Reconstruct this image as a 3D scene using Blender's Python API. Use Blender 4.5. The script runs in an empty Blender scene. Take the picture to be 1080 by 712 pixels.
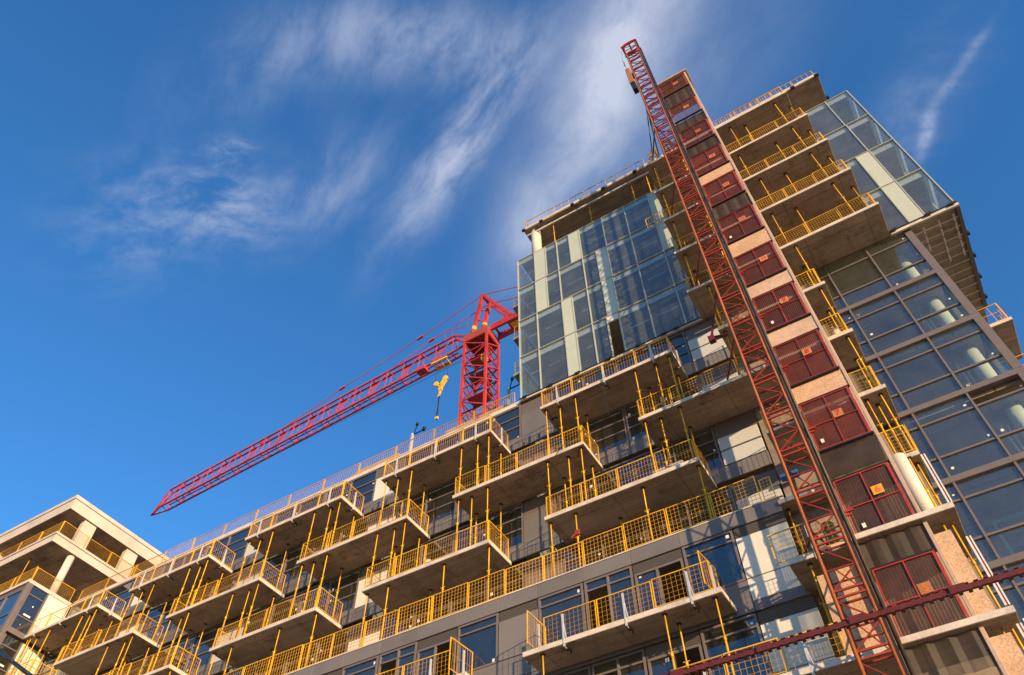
import bpy, bmesh, math, random
from mathutils import Vector, Matrix
random.seed(7)
R = math.radians
C = bpy.context.scene.collection
PI = math.pi
GZ = -1.6          # ground; the camera's eye is the origin

# ------------------------------------------------------------------ materials
def newmat(name):
    m = bpy.data.materials.new(name); m.use_nodes = True
    nt = m.node_tree; nt.nodes.clear()
    out = nt.nodes.new('ShaderNodeOutputMaterial')
    return m, nt, out
def N(nt, t, **kw):
    n = nt.nodes.new(t)
    for k, v in kw.items():
        if k.startswith('i_'): n.inputs[k[2:].replace('_', ' ')].default_value = v
        else: setattr(n, k, v)
    return n
def L(nt, a, b): nt.links.new(a, b)
def ramp(nt, stops):
    r = nt.nodes.new('ShaderNodeValToRGB'); e = r.color_ramp.elements
    e[0].position, e[0].color = stops[0][0], (*stops[0][1], 1)
    e[1].position, e[1].color = stops[-1][0], (*stops[-1][1], 1)
    for p, c in stops[1:-1]:
        x = e.new(p); x.color = (*c, 1)
    return r
def sc(c, k): return tuple(min(1, x*k) for x in c)
def noise(nt, co, scale, detail=5, rough=.6, vec=None):
    n = N(nt, 'ShaderNodeTexNoise'); n.inputs['Scale'].default_value = scale
    n.inputs['Detail'].default_value = detail; n.inputs['Roughness'].default_value = rough
    if vec:
        mp = N(nt, 'ShaderNodeMapping'); mp.inputs['Scale'].default_value = vec
        L(nt, co, mp.inputs['Vector']); L(nt, mp.outputs[0], n.inputs['Vector'])
    else: L(nt, co, n.inputs['Vector'])
    return n
def mixc(nt, fac, a, b, mode='MIX'):
    m = N(nt, 'ShaderNodeMix', data_type='RGBA', blend_type=mode)
    for s, v in ((m.inputs[0], fac), (m.inputs[6], a), (m.inputs[7], b)):
        if hasattr(v, 'links'): L(nt, v, s)
        elif isinstance(v, tuple): s.default_value = (*v, 1)
        else: s.default_value = v
    return m.outputs[2]

def worn(name, col, dark=.6, light=1.15, s1=1.2, s2=14, rough=.8, metal=0, bump=.15, stain=None, vec=None, spec=.4, rnd=0):
    """painted or cast surface with two scales of unevenness and optional stains"""
    m, nt, out = newmat(name)
    tc = N(nt, 'ShaderNodeTexCoord').outputs['Object']
    b = N(nt, 'ShaderNodeBsdfPrincipled')
    n1 = noise(nt, tc, s1, 6, .62, vec); n2 = noise(nt, tc, s2, 4, .6)
    r = ramp(nt, [(.3, sc(col, dark)), (.52, col), (.75, sc(col, light))]); L(nt, n1.outputs['Fac'], r.inputs[0])
    r2 = ramp(nt, [(.3, (.8, .8, .8)), (.7, (1.08, 1.08, 1.08))]); L(nt, n2.outputs['Fac'], r2.inputs[0])
    c = mixc(nt, .8, r.outputs[0], r2.outputs[0], 'MULTIPLY')
    if stain:
        n3 = noise(nt, tc, .55, 8, .72)
        r3 = ramp(nt, [(.56, (0, 0, 0)), (.68, (1, 1, 1))]); L(nt, n3.outputs['Fac'], r3.inputs[0])
        f = N(nt, 'ShaderNodeMath', operation='MULTIPLY'); L(nt, r3.outputs[0], f.inputs[0]); f.inputs[1].default_value = .55
        c = mixc(nt, f.outputs[0], c, stain)
    if rnd:
        oi = N(nt, 'ShaderNodeObjectInfo')
        rr = ramp(nt, [(0, (1-rnd,)*3), (.35, (1-rnd*.4, 1-rnd*.45, 1-rnd*.5)), (1, (1+rnd*.3, 1+rnd*.25, 1+rnd*.2))]); L(nt, oi.outputs['Random'], rr.inputs[0])
        c = mixc(nt, 1.0, c, rr.outputs[0], 'MULTIPLY')
    L(nt, c, b.inputs['Base Color'])
    b.inputs['Roughness'].default_value = rough; b.inputs['Metallic'].default_value = metal
    b.inputs['Specular IOR Level'].default_value = spec
    bp = N(nt, 'ShaderNodeBump'); bp.inputs['Strength'].default_value = bump; bp.inputs['Distance'].default_value = .02
    L(nt, n2.outputs['Fac'], bp.inputs['Height']); L(nt, bp.outputs[0], b.inputs['Normal'])
    L(nt, b.outputs[0], out.inputs[0])
    return m

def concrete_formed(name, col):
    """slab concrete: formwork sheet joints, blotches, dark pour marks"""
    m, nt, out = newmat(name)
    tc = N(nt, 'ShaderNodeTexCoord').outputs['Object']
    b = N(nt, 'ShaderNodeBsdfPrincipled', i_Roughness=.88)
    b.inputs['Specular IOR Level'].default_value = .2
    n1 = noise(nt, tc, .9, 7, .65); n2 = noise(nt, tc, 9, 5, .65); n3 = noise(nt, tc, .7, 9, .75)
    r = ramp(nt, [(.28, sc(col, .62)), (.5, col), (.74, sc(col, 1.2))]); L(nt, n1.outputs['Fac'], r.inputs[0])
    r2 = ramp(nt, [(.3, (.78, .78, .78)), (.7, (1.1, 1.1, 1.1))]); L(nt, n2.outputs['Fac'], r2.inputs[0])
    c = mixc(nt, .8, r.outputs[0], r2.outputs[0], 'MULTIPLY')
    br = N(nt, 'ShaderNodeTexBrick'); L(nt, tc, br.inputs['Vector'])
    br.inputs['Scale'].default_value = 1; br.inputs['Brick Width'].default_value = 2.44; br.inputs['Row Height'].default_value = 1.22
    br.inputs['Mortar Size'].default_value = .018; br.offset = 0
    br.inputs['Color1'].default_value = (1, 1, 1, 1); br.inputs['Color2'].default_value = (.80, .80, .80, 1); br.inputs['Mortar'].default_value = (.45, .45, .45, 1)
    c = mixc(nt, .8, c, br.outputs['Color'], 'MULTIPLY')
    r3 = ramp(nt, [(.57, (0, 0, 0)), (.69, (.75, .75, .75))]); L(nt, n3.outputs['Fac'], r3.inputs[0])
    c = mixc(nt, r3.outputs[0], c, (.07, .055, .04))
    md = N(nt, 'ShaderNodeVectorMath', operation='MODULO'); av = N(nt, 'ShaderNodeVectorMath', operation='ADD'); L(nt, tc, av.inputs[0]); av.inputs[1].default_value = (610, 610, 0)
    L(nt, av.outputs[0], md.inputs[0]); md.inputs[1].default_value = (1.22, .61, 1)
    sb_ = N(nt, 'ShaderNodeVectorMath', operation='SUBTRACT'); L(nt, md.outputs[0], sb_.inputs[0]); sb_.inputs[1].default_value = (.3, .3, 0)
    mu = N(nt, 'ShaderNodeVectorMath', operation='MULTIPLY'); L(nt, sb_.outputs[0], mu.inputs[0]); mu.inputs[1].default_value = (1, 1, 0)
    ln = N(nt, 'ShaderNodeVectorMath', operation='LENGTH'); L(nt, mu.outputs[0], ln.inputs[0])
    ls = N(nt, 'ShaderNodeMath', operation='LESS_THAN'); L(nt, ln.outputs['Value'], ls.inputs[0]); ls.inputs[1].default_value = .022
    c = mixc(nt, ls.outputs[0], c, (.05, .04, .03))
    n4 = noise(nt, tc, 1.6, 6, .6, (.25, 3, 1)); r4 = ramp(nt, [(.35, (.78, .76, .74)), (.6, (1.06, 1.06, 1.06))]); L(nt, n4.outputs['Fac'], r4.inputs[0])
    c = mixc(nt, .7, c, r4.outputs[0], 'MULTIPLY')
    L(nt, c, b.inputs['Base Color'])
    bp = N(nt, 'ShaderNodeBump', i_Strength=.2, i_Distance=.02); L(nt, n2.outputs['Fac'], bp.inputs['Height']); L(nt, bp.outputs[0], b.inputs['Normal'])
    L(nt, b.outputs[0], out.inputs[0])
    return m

def osb(name, col):
    m, nt, out = newmat(name)
    tc = N(nt, 'ShaderNodeTexCoord').outputs['Object']
    b = N(nt, 'ShaderNodeBsdfPrincipled', i_Roughness=.8)
    mp = N(nt, 'ShaderNodeMapping'); mp.inputs['Rotation'].default_value = (.3, .5, .2); L(nt, tc, mp.inputs['Vector'])
    v = N(nt, 'ShaderNodeTexVoronoi', i_Scale=30); L(nt, mp.outputs[0], v.inputs['Vector'])
    v.inputs['Randomness'].default_value = 1
    r = ramp(nt, [(0, sc(col, .66)), (.5, col), (1, sc(col, 1.22))]); L(nt, v.outputs['Color'], r.inputs[0])
    n1 = noise(nt, tc, 1.1, 4)
    r2 = ramp(nt, [(.3, (.75, .72, .7)), (.7, (1.05, 1.05, 1.05))]); L(nt, n1.outputs['Fac'], r2.inputs[0])
    c = mixc(nt, .8, r.outputs[0], r2.outputs[0], 'MULTIPLY')
    L(nt, c, b.inputs['Base Color'])
    L(nt, b.outputs[0], out.inputs[0])
    return m

def glass(name, tint, refl, gl=(1, 1, 1), rough=.01, dust=.05, dcol=(.6, .66, .6)):
    """thin window glass: clear with a tint, mirror share growing at grazing angles, a film of site dust"""
    m, nt, out = newmat(name)
    t = N(nt, 'ShaderNodeBsdfTransparent'); t.inputs['Color'].default_value = (*tint, 1)
    g = N(nt, 'ShaderNodeBsdfGlossy'); g.inputs['Color'].default_value = (*gl, 1); g.inputs['Roughness'].default_value = rough
    tc = N(nt, 'ShaderNodeTexCoord').outputs['Object']
    n = noise(nt, tc, .45, 2); bp = N(nt, 'ShaderNodeBump', i_Strength=.08, i_Distance=.05)
    L(nt, n.outputs['Fac'], bp.inputs['Height']); L(nt, bp.outputs[0], g.inputs['Normal'])
    lw = N(nt, 'ShaderNodeLayerWeight', i_Blend=.5)
    pw = N(nt, 'ShaderNodeMath', operation='POWER'); L(nt, lw.outputs['Facing'], pw.inputs[0]); pw.inputs[1].default_value = 3.5
    mr = N(nt, 'ShaderNodeMapRange'); L(nt, pw.outputs[0], mr.inputs[0]); mr.inputs[3].default_value = refl; mr.inputs[4].default_value = .9
    mx = N(nt, 'ShaderNodeMixShader'); L(nt, mr.outputs[0], mx.inputs[0]); L(nt, t.outputs[0], mx.inputs[1]); L(nt, g.outputs[0], mx.inputs[2])
    d = N(nt, 'ShaderNodeBsdfDiffuse'); d.inputs['Color'].default_value = (*dcol, 1)
    n2 = noise(nt, tc, .8, 6, .65); mr2 = N(nt, 'ShaderNodeMapRange'); L(nt, n2.outputs['Fac'], mr2.inputs[0])
    mr2.inputs[1].default_value = .3; mr2.inputs[2].default_value = .75; mr2.inputs[3].default_value = dust*.6; mr2.inputs[4].default_value = dust*1.5
    mx2 = N(nt, 'ShaderNodeMixShader'); L(nt, mr2.outputs[0], mx2.inputs[0]); L(nt, mx.outputs[0], mx2.inputs[1]); L(nt, d.outputs[0], mx2.inputs[2])
    L(nt, mx2.outputs[0], out.inputs[0])
    return m

def mesh_screen(name, col, solid=.6, pitch=.045, vert=True):
    """fine expanded-metal sheet: mostly solid, the rest see-through, with vertical ribs"""
    m, nt, out = newmat(name)
    tc = N(nt, 'ShaderNodeTexCoord').outputs['Object']
    d = N(nt, 'ShaderNodeBsdfPrincipled', i_Roughness=.6)
    n = noise(nt, tc, 1.5, 5); r = ramp(nt, [(.3, sc(col, .5)), (.7, sc(col, 1.35))]); L(nt, n.outputs['Fac'], r.inputs[0])
    oi = N(nt, 'ShaderNodeObjectInfo'); rr = ramp(nt, [(0, (.6, .62, .66)), (1, (1.25, 1.15, 1.1))]); L(nt, oi.outputs['Random'], rr.inputs[0])
    L(nt, mixc(nt, 1.0, r.outputs[0], rr.outputs[0], 'MULTIPLY'), d.inputs['Base Color'])
    t = N(nt, 'ShaderNodeBsdfTransparent')
    w = N(nt, 'ShaderNodeTexWave', wave_type='BANDS', bands_direction='X' if vert else 'Z'); w.inputs['Scale'].default_value = .314/pitch
    L(nt, tc, w.inputs['Vector'])
    mr = N(nt, 'ShaderNodeMapRange'); L(nt, w.outputs['Fac'], mr.inputs[0]); amp = .1 if pitch > .3 else .22; mr.inputs[3].default_value = solid-amp; mr.inputs[4].default_value = min(1, solid+amp)
    mx = N(nt, 'ShaderNodeMixShader'); L(nt, mr.outputs[0], mx.inputs[0]); L(nt, t.outputs[0], mx.inputs[1]); L(nt, d.outputs[0], mx.inputs[2])
    L(nt, mx.outputs[0], out.inputs[0])
    return m

def louvre(name, col, pitch=.07):
    m, nt, out = newmat(name)
    tc = N(nt, 'ShaderNodeTexCoord').outputs['Object']
    b = N(nt, 'ShaderNodeBsdfPrincipled', i_Roughness=.5)
    w = N(nt, 'ShaderNodeTexWave', wave_type='BANDS', bands_direction='Z', wave_profile='SAW'); w.inputs['Scale'].default_value = .314/pitch
    L(nt, tc, w.inputs['Vector'])
    r = ramp(nt, [(0, sc(col, .25)), (.35, sc(col, .5)), (1, sc(col, 1.1))]); L(nt, w.outputs['Fac'], r.inputs[0]); L(nt, r.outputs[0], b.inputs['Base Color'])
    bp = N(nt, 'ShaderNodeBump', i_Strength=1., i_Distance=.04); L(nt, w.outputs['Fac'], bp.inputs['Height']); L(nt, bp.outputs[0], b.inputs['Normal'])
    L(nt, b.outputs[0], out.inputs[0])
    return m

M = {
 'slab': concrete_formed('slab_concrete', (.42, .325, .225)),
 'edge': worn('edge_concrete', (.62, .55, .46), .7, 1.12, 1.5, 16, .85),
 'conc': worn('wing_concrete', (.60, .53, .44), .82, 1.08, .8, 12, .85, bump=.1),
 'column': worn('column_concrete', (.66, .60, .50), .88, 1.06, .9, 20, .8, bump=.08),
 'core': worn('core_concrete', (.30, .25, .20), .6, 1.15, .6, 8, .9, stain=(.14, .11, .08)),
 'inner': worn('interior_board', (.66, .62, .55), .7, 1.1, .5, 8, .9),
 'panel': worn('grey_cladding', (.19, .172, .155), .86, 1.08, .7, 30, .45, bump=.03, rnd=.14),
 'panel_b': worn('dark_cladding', (.15, .12, .10), .9, 1.06, .7, 30, .45, bump=.03),
 'cream': worn('cream_board', (.72, .69, .58), .95, 1.03, .6, 20, .7, bump=.03),
 'pale': worn('pale_board', (.52, .53, .50), .95, 1.04, .6, 20, .7, bump=.03),
 'frame': worn('window_frame', (.165, .14, .13), .9, 1.08, 2, 30, .4, bump=.02),
 'frame_l': worn('light_mullion', (.42, .44, .38), .9, 1.08, 2, 30, .4, bump=.02),
 'black': worn('black_metal', (.018, .017, .016), .8, 1.3, 3, 20, .5),
 'yellow': worn('yellow_paint', (.86, .47, .012), .72, 1.08, 2.5, 25, .45, bump=.1, stain=(.40, .17, .02), rnd=.28),
 'wire': worn('yellow_wire', (.68, .35, .012), .7, 1.15, 2, 25, .5, rnd=.4),
 'orange': worn('weathered_orange_paint', (.74, .38, .04), .75, 1.15, 2, 25, .55, rnd=.3),
 'wire_o': worn('weathered_orange_wire', (.72, .42, .07), .8, 1.1, 2, 25, .55, rnd=.3),
 'galv': worn('galvanised_steel', (.62, .61, .58), .85, 1.1, 4, 30, .4, metal=.3),
 'crane': worn('crane_red', (.50, .042, .036), .62, 1.2, .5, 8, .5, bump=.05, rnd=.15),
 'crane_d': worn('crane_dull_red', (.36, .06, .035), .75, 1.15, .6, 8, .6),
 'mast': worn('hoist_red', (.31, .038, .017), .5, 1.3, .9, 14, .6, bump=.1, stain=(.16, .06, .03), rnd=.2),
 'mast_o': worn('hoist_rusty_orange', (.32, .09, .022), .6, 1.3, 1.5, 14, .6, stain=(.1, .04, .02)),
 'rack': worn('greasy_rack', (.05, .035, .025), .6, 1.5, 3, 20, .45, metal=.3),
 'gate': worn('gate_red', (.38, .04, .026), .6, 1.25, 2, 20, .55, rnd=.35),
 'gate_mesh': mesh_screen('gate_mesh_red', (.13, .024, .014), .5, .06),
 'gate_mesh_l': mesh_screen('gate_mesh_light', (.12, .03, .018), .28, .07),
 'gate_mesh_b': mesh_screen('gate_mesh_brown', (.075, .034, .02), .66, .08),
 'net': mesh_screen('landing_net', (.05, .038, .022), .68, .5),
 'osb': osb('strand_board', (.62, .40, .24)),
 'ply': worn('pink_plywood', (.60, .42, .30), .8, 1.1, 1.2, 8, .8, stain=(.4, .27, .17)),
 'post': worn('weathered_timber', (.50, .36, .27), .7, 1.15, 1.2, 12, .85, vec=(3, 3, .4)),
 'timber': worn('sawn_timber', (.55, .36, .19), .7, 1.2, 2, 14, .85),
 'sign': worn('orange_sign', (.55, .23, .09), .8, 1.1, 3, 12, .7, rnd=.4),
 'sign_y': worn('yellow_sign', (.80, .36, .03), .92, 1.05, 2, 10, .6),
 'ink': worn('red_ink', (.55, .02, .02), .9, 1.1, 2, 10, .6),
 'ink_o': worn('orange_ink', (.62, .16, .02), .9, 1.1, 2, 10, .6),
 'spandrel': worn('spandrel_panel', (.50, .56, .46), .92, 1.04, .5, 20, .35, bump=.02, rnd=.08),
 'white': worn('white_paint', (.74, .72, .66), .9, 1.05, 1.5, 12, .5),
 'sticker': worn('paper_sticker', (.78, .78, .68), .95, 1.05, 4, 20, .8),
 'cabyel': worn('hook_yellow', (.85, .50, .02), .8, 1.1, 3, 14, .45),
 'beam': worn('oxide_red_steel', (.12, .02, .016), .7, 1.3, 3, 20, .5),
 'cable': worn('black_rubber', (.02, .02, .022), .9, 1.1, 3, 20, .5),
 'green': worn('green_tarp', (.03, .22, .06), .7, 1.3, 3, 12, .6),
 'blue': worn('blue_tarp', (.03, .12, .45), .8, 1.1, 3, 12, .6),
 'louvre': louvre('louvre_metal', (.16, .14, .13)),
 'g_win': glass('window_glass', (.62, .70, .72), .10, dust=.02),
 'g_cur': glass('curtain_glass', (.88, .95, .93), .075, dust=.025),
 'g_box': glass('box_glass', (.86, .91, .92), .05, (.94, .98, 1), dust=.055, dcol=(.55, .64, .6)),
 'asphalt': worn('asphalt', (.06, .057, .054), .8, 1.2, .3, 8, .9),
 'dirt': worn('site_ground', (.50, .37, .24), .8, 1.15, .08, 2, .95),
 'pave': worn('pavement', (.48, .40, .31), .85, 1.1, .3, 5, .9),
}

# ------------------------------------------------------------------ mesh helper
class MB:
    def __init__(s): s.bm = bmesh.new(); s.mats = []
    def mi(s, m):
        if m is None: return 0
        if m not in s.mats: s.mats.append(m)
        return s.mats.index(m)
    def box(s, x0, x1, y0, y1, z0, z1, m=None, bev=0):
        if x1 < x0: x0, x1 = x1, x0
        if y1 < y0: y0, y1 = y1, y0
        if z1 < z0: z0, z1 = z1, z0
        k = s.mi(m)
        v = [s.bm.verts.new(p) for p in ((x0,y0,z0),(x1,y0,z0),(x1,y1,z0),(x0,y1,z0),(x0,y0,z1),(x1,y0,z1),(x1,y1,z1),(x0,y1,z1))]
        fs = [s.bm.faces.new([v[i] for i in q]) for q in ((3,2,1,0),(4,5,6,7),(0,1,5,4),(1,2,6,5),(2,3,7,6),(3,0,4,7))]
        for f in fs: f.material_index = k
        if bev:
            es = list({e for f in fs for e in f.edges})
            r = bmesh.ops.bevel(s.bm, geom=es, offset=bev, segments=1, affect='EDGES')
            for f in r['faces']: f.material_index = k
        return s
    def bar(s, p, q, w, m=None, h=None, n=4, cap=True):
        p, q = Vector(p), Vector(q); d = q-p
        if d.length < 1e-6: return s
        d.normalize(); k = s.mi(m)
        up = Vector((0,0,1)) if abs(d.z) < .95 else Vector((0,1,0))
        a = d.cross(up).normalized(); b = a.cross(d).normalized()
        h = h or w
        if n == 4:
            offs = [a*w/2+b*h/2, -a*w/2+b*h/2, -a*w/2-b*h/2, a*w/2-b*h/2]
        else:
            offs = [a*(w/2*math.cos(2*PI*i/n))+b*(w/2*math.sin(2*PI*i/n)) for i in range(n)]
        v0 = [s.bm.verts.new(p+o) for o in offs]; v1 = [s.bm.verts.new(q+o) for o in offs]
        for i in range(n):
            j = (i+1) % n
            f = s.bm.faces.new((v0[i], v0[j], v1[j], v1[i])); f.material_index = k
            if n > 6: f.smooth = True
        if cap:
            f = s.bm.faces.new(v0[::-1]); f.material_index = k
            f = s.bm.faces.new(v1); f.material_index = k
        return s
    def tube(s, p, q, d, m=None, n=10): return s.bar(p, q, d, m, None, n)
    def path(s, pts, w, m=None, n=6):
        for a, b in zip(pts[:-1], pts[1:]): s.bar(a, b, w, m, None, n)
        return s
    def build(s, name, mat, parent=None):
        me = bpy.data.meshes.new(name)
        bmesh.ops.recalc_face_normals(s.bm, faces=s.bm.faces[:])
        off = worldloc(parent) if parent else Vector((0,0,0))
        if parent: bmesh.ops.translate(s.bm, verts=s.bm.verts[:], vec=-off)
        s.bm.to_mesh(me); s.bm.free()
        mats = s.mats if s.mats else [mat]
        for x in mats: me.materials.append(x if x else mat)
        o = bpy.data.objects.new(name, me); C.objects.link(o)
        if parent: o.parent = parent
        return o
LOC = {}
def worldloc(o):
    v = Vector((0,0,0))
    while o is not None:
        v += o.location; o = o.parent
    return v
def tag(o, label=None, cat=None, group=None, kind=None):
    for k, v in (('label', label), ('category', cat), ('group', group), ('kind', kind)):
        if v: o[k] = v
    return o
def thing(name, label, cat, loc, group=None):
    o = bpy.data.objects.new(name, None); C.objects.link(o)
    o.empty_display_size = .3; o.location = loc
    return tag(o, label, cat, group)
def copy_tree(o, parent=None):
    c = o.copy(); C.objects.link(c)
    if parent: c.parent = parent
    for ch in list(o.children): copy_tree(ch, c)
    return c
ORD = ['first', 'second', 'third', 'fourth', 'fifth', 'sixth', 'seventh', 'eighth', 'ninth', 'tenth', 'eleventh', 'twelfth', 'thirteenth', 'fourteenth']

# ------------------------------------------------------------------ levels and planes
LV = {3: 3.7, 4: 6.6, 5: 9.53, 6: 12.40, 7: 15.33, 8: 18.08, 9: 20.98, 10: 23.9, 11: 27.0, 12: 30.1, 13: 33.1, 14: 36.05, 15: 39.2, 16: 42.4}
TH = .17
YB, YW, YP = 19.87, 21.55, 20.0     # balcony fronts, upper wall, lower wall

# ------------------------------------------------------------------ setting
g = MB().box(-900, 900, -900, 900, GZ-1, GZ).build('ground', M['dirt']); tag(g, kind='structure')
rd = MB().box(-400, 400, -9, 6, GZ+.004, GZ+.05).build('road', M['asphalt']); tag(rd, kind='structure')
rm = MB()
for i in range(-40, 41): rm.box(i*6-1.5, i*6+1.5, -1.56, -1.44, GZ+.054, GZ+.058)
o = rm.build('road_marking', M['white']); tag(o, kind='structure')
pv = MB().box(-400, 400, 6.02, 11, GZ+.004, GZ+.17, bev=.02).build('pavement', M['pave']); tag(pv, kind='structure')

# ------------------------------------------------------------------ main building
B = thing('apartment_building', 'unfinished concrete and glass apartment block with staggered balconies, glass box on top and grey podium', 'building', (-20, 24, GZ))
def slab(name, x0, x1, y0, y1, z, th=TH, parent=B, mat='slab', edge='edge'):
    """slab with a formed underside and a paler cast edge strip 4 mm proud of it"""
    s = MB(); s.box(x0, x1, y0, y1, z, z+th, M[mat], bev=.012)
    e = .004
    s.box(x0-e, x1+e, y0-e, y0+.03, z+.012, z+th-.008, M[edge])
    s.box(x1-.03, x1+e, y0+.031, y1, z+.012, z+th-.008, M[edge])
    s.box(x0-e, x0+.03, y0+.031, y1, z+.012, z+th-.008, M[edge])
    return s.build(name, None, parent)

YR = 35.0
# storey slabs inside the walls
for k in (4, 5, 6, 7):
    z = LV[k]
    MB().box(-75, -2.5, YP+.12, YR, z, z+TH+.03, M['slab']).build('floor_slab', None, B)
    MB().box(-2.49, 5.48, YW+.3, YR, z, z+TH+.03, M['slab']).build('floor_slab', None, B)
for k in (8, 9, 10):
    z = LV[k]
    MB().box(-43.5, 5.48, YW+.3, YR, z, z+TH+.03, M['slab']).build('floor_slab', None, B)
for k in (12, 13, 14, 15):
    z = LV[k]
    MB().box(-12.2, 7.4, YW+.1, 30, z, z+TH+.03, M['slab']).build('floor_slab', None, B)
slab('floor_slab', -43.5, -12.42, YW, YR, 26.86, .27)
MB().box(-12.2, 5.0, YW+.1, 30.3, 27.0, 27.2, M['slab']).build('floor_slab', None, B)
MB().box(5.01, 7.5, YW+.1, 30.3, 27.02, 27.2, M['slab']).build('floor_slab', None, B)
# roof slab over the box, with a stepped edge
rf = MB()
rf.box(-11.8, 7.05, 21.5, 30.5, 42.42, 42.72, M['slab'], bev=.012)
rf.box(-11.82, 7.07, 21.47, 21.53, 42.47, 42.71, M['edge'])
rf.box(-11.7, -3.3, 21.72, 21.80, 42.02, 42.16, M['edge'])
roof = rf.build('roof_slab', None, B)
for x in (-11.75, -10.5, -8.3, -6.2, -4.1, 5.6, 6.95): MB().box(x-.11, x+.11, 21.36, 21.465, 42.25, 42.46).build('bracket', M['black'], roof)
for y in (23.0, 25.2): MB().box(7.06, 7.16, y-.1, y+.1, 42.2, 42.46).build('bracket', M['black'], roof)
# back and side walls
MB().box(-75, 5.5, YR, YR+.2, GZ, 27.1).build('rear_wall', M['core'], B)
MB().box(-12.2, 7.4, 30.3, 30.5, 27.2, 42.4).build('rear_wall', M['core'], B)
MB().box(-75, 5.3, 28.2, 28.4, GZ, 26.8).build('partition_wall', M['inner'], B)
MB().box(-11.9, 7.2, 27.2, 27.35, 27.2, 42.3).build('partition_wall', M['inner'], B)
for x in (-37.4, -29.05, -20.7, -12.35):
    MB().box(x-.1, x+.1, YW+.4, 28.1, LV[7]+.2, 26.8).build('partition_wall', M['inner'], B)
for x in (-20.75, -12.45, -4.05):
    MB().box(x-.1, x+.1, YP+.4, 28.1, GZ, LV[7]-.02).build('partition_wall', M['inner'], B)
# raw concrete wall behind the hoist
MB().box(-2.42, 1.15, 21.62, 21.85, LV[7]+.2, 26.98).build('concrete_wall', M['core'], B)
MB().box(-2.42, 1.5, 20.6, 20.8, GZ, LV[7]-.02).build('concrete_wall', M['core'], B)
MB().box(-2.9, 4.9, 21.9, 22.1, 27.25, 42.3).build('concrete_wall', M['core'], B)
# round columns
def column(x, y, d, z0, z1, parent=B, mat='column'):
    MB().tube((x, y, z0), (x, y, z1), d, M[mat], 28).build('column', None, parent)
column(-11.2, 22.0, .62, 39.4, 42.41)
for x in (-9.9,):
    for k in (11, 12): column(x, 22.6, .45, LV[k]+.21, LV[k+1]-.005)
for k in (5, 6, 7, 8, 9, 10):
    column(5.0, 22.9, .52, LV[k]+.21, LV[k+1]-.005)
column(1.08, 19.75, .46, LV[6]+TH, LV[7]-.01)
column(1.12, 19.75, .46, GZ, LV[5]-.01)

# ---- balconies
RUN = []     # (level, x0, x1, front)
rows = {10: [(-43.5,-37.6),(-35.2,-29.5),(-27.1,-21.1),(-18.8,-12.9),(-10.43,-4.43)],
        9:  [(-43.5,-41.3),(-39.1,-33.3),(-31.1,-25.2),(-23.0,-17.0),(-14.7,-8.65)],
        8:  [(-35.4,-29.5),(-27.1,-21.2),(-18.85,-12.9),(-10.5,-4.5)]}
ROWN = {10: 'top', 9: 'second', 8: 'third'}
def balcony(x0, x1, y0, y1, z): return slab('balcony', x0, x1, y0, y1, z)
for k, lst in rows.items():
    for (a, b) in lst: balcony(a, b, YB, YW-.01, LV[k]); RUN.append((k, a, b))
balcony(-6.3, 1.8, YB, YW-.01, LV[9])
balcony(-2.45, 1.8, YB, YW-.01, LV[10]); balcony(-2.11, 1.8, YB, YW-.01, LV[8])
RUN += [(9, -6.3, 1.8), (10, -2.45, 1.8), (8, -2.11, 1.8)]
for k in (11, 12, 13, 14, 15):
    balcony(-3.12, 4.97 if k < 15 else 4.85, YB, 21.60, LV[k]); RUN.append((k, -3.12, 4.97))
balcony(-2.5, 1.68, YB+.05, 21.5, LV[7])
balcony(-2.62, -.99, 18.62, 20.55, LV[6]); balcony(-6.5, -.99, 18.62, 19.9, LV[5]); balcony(-.95, 1.63, 18.36, 20.55, LV[6]-.08); balcony(-.95, 1.63, 18.36, 19.9, LV[5]-.08)
balcony(-10.9, -4.58, 18.79, 19.95, LV[6]); balcony(-19.3, -12.95, 18.79, 19.95, LV[6])
balcony(-14.8, -9.0, 18.79, 19.95, LV[5])
# little side balconies
for k in (12, 13, 14): slab('balcony', -13.15, -12.45, 22.3, 23.8, LV[k]+1.0 if False else LV[k])
slab('balcony', 5.9, 7.48, 25.3, 27.6, LV[10]); slab('balcony', 5.9, 7.48, 25.3, 27.6, LV[9])

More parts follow.
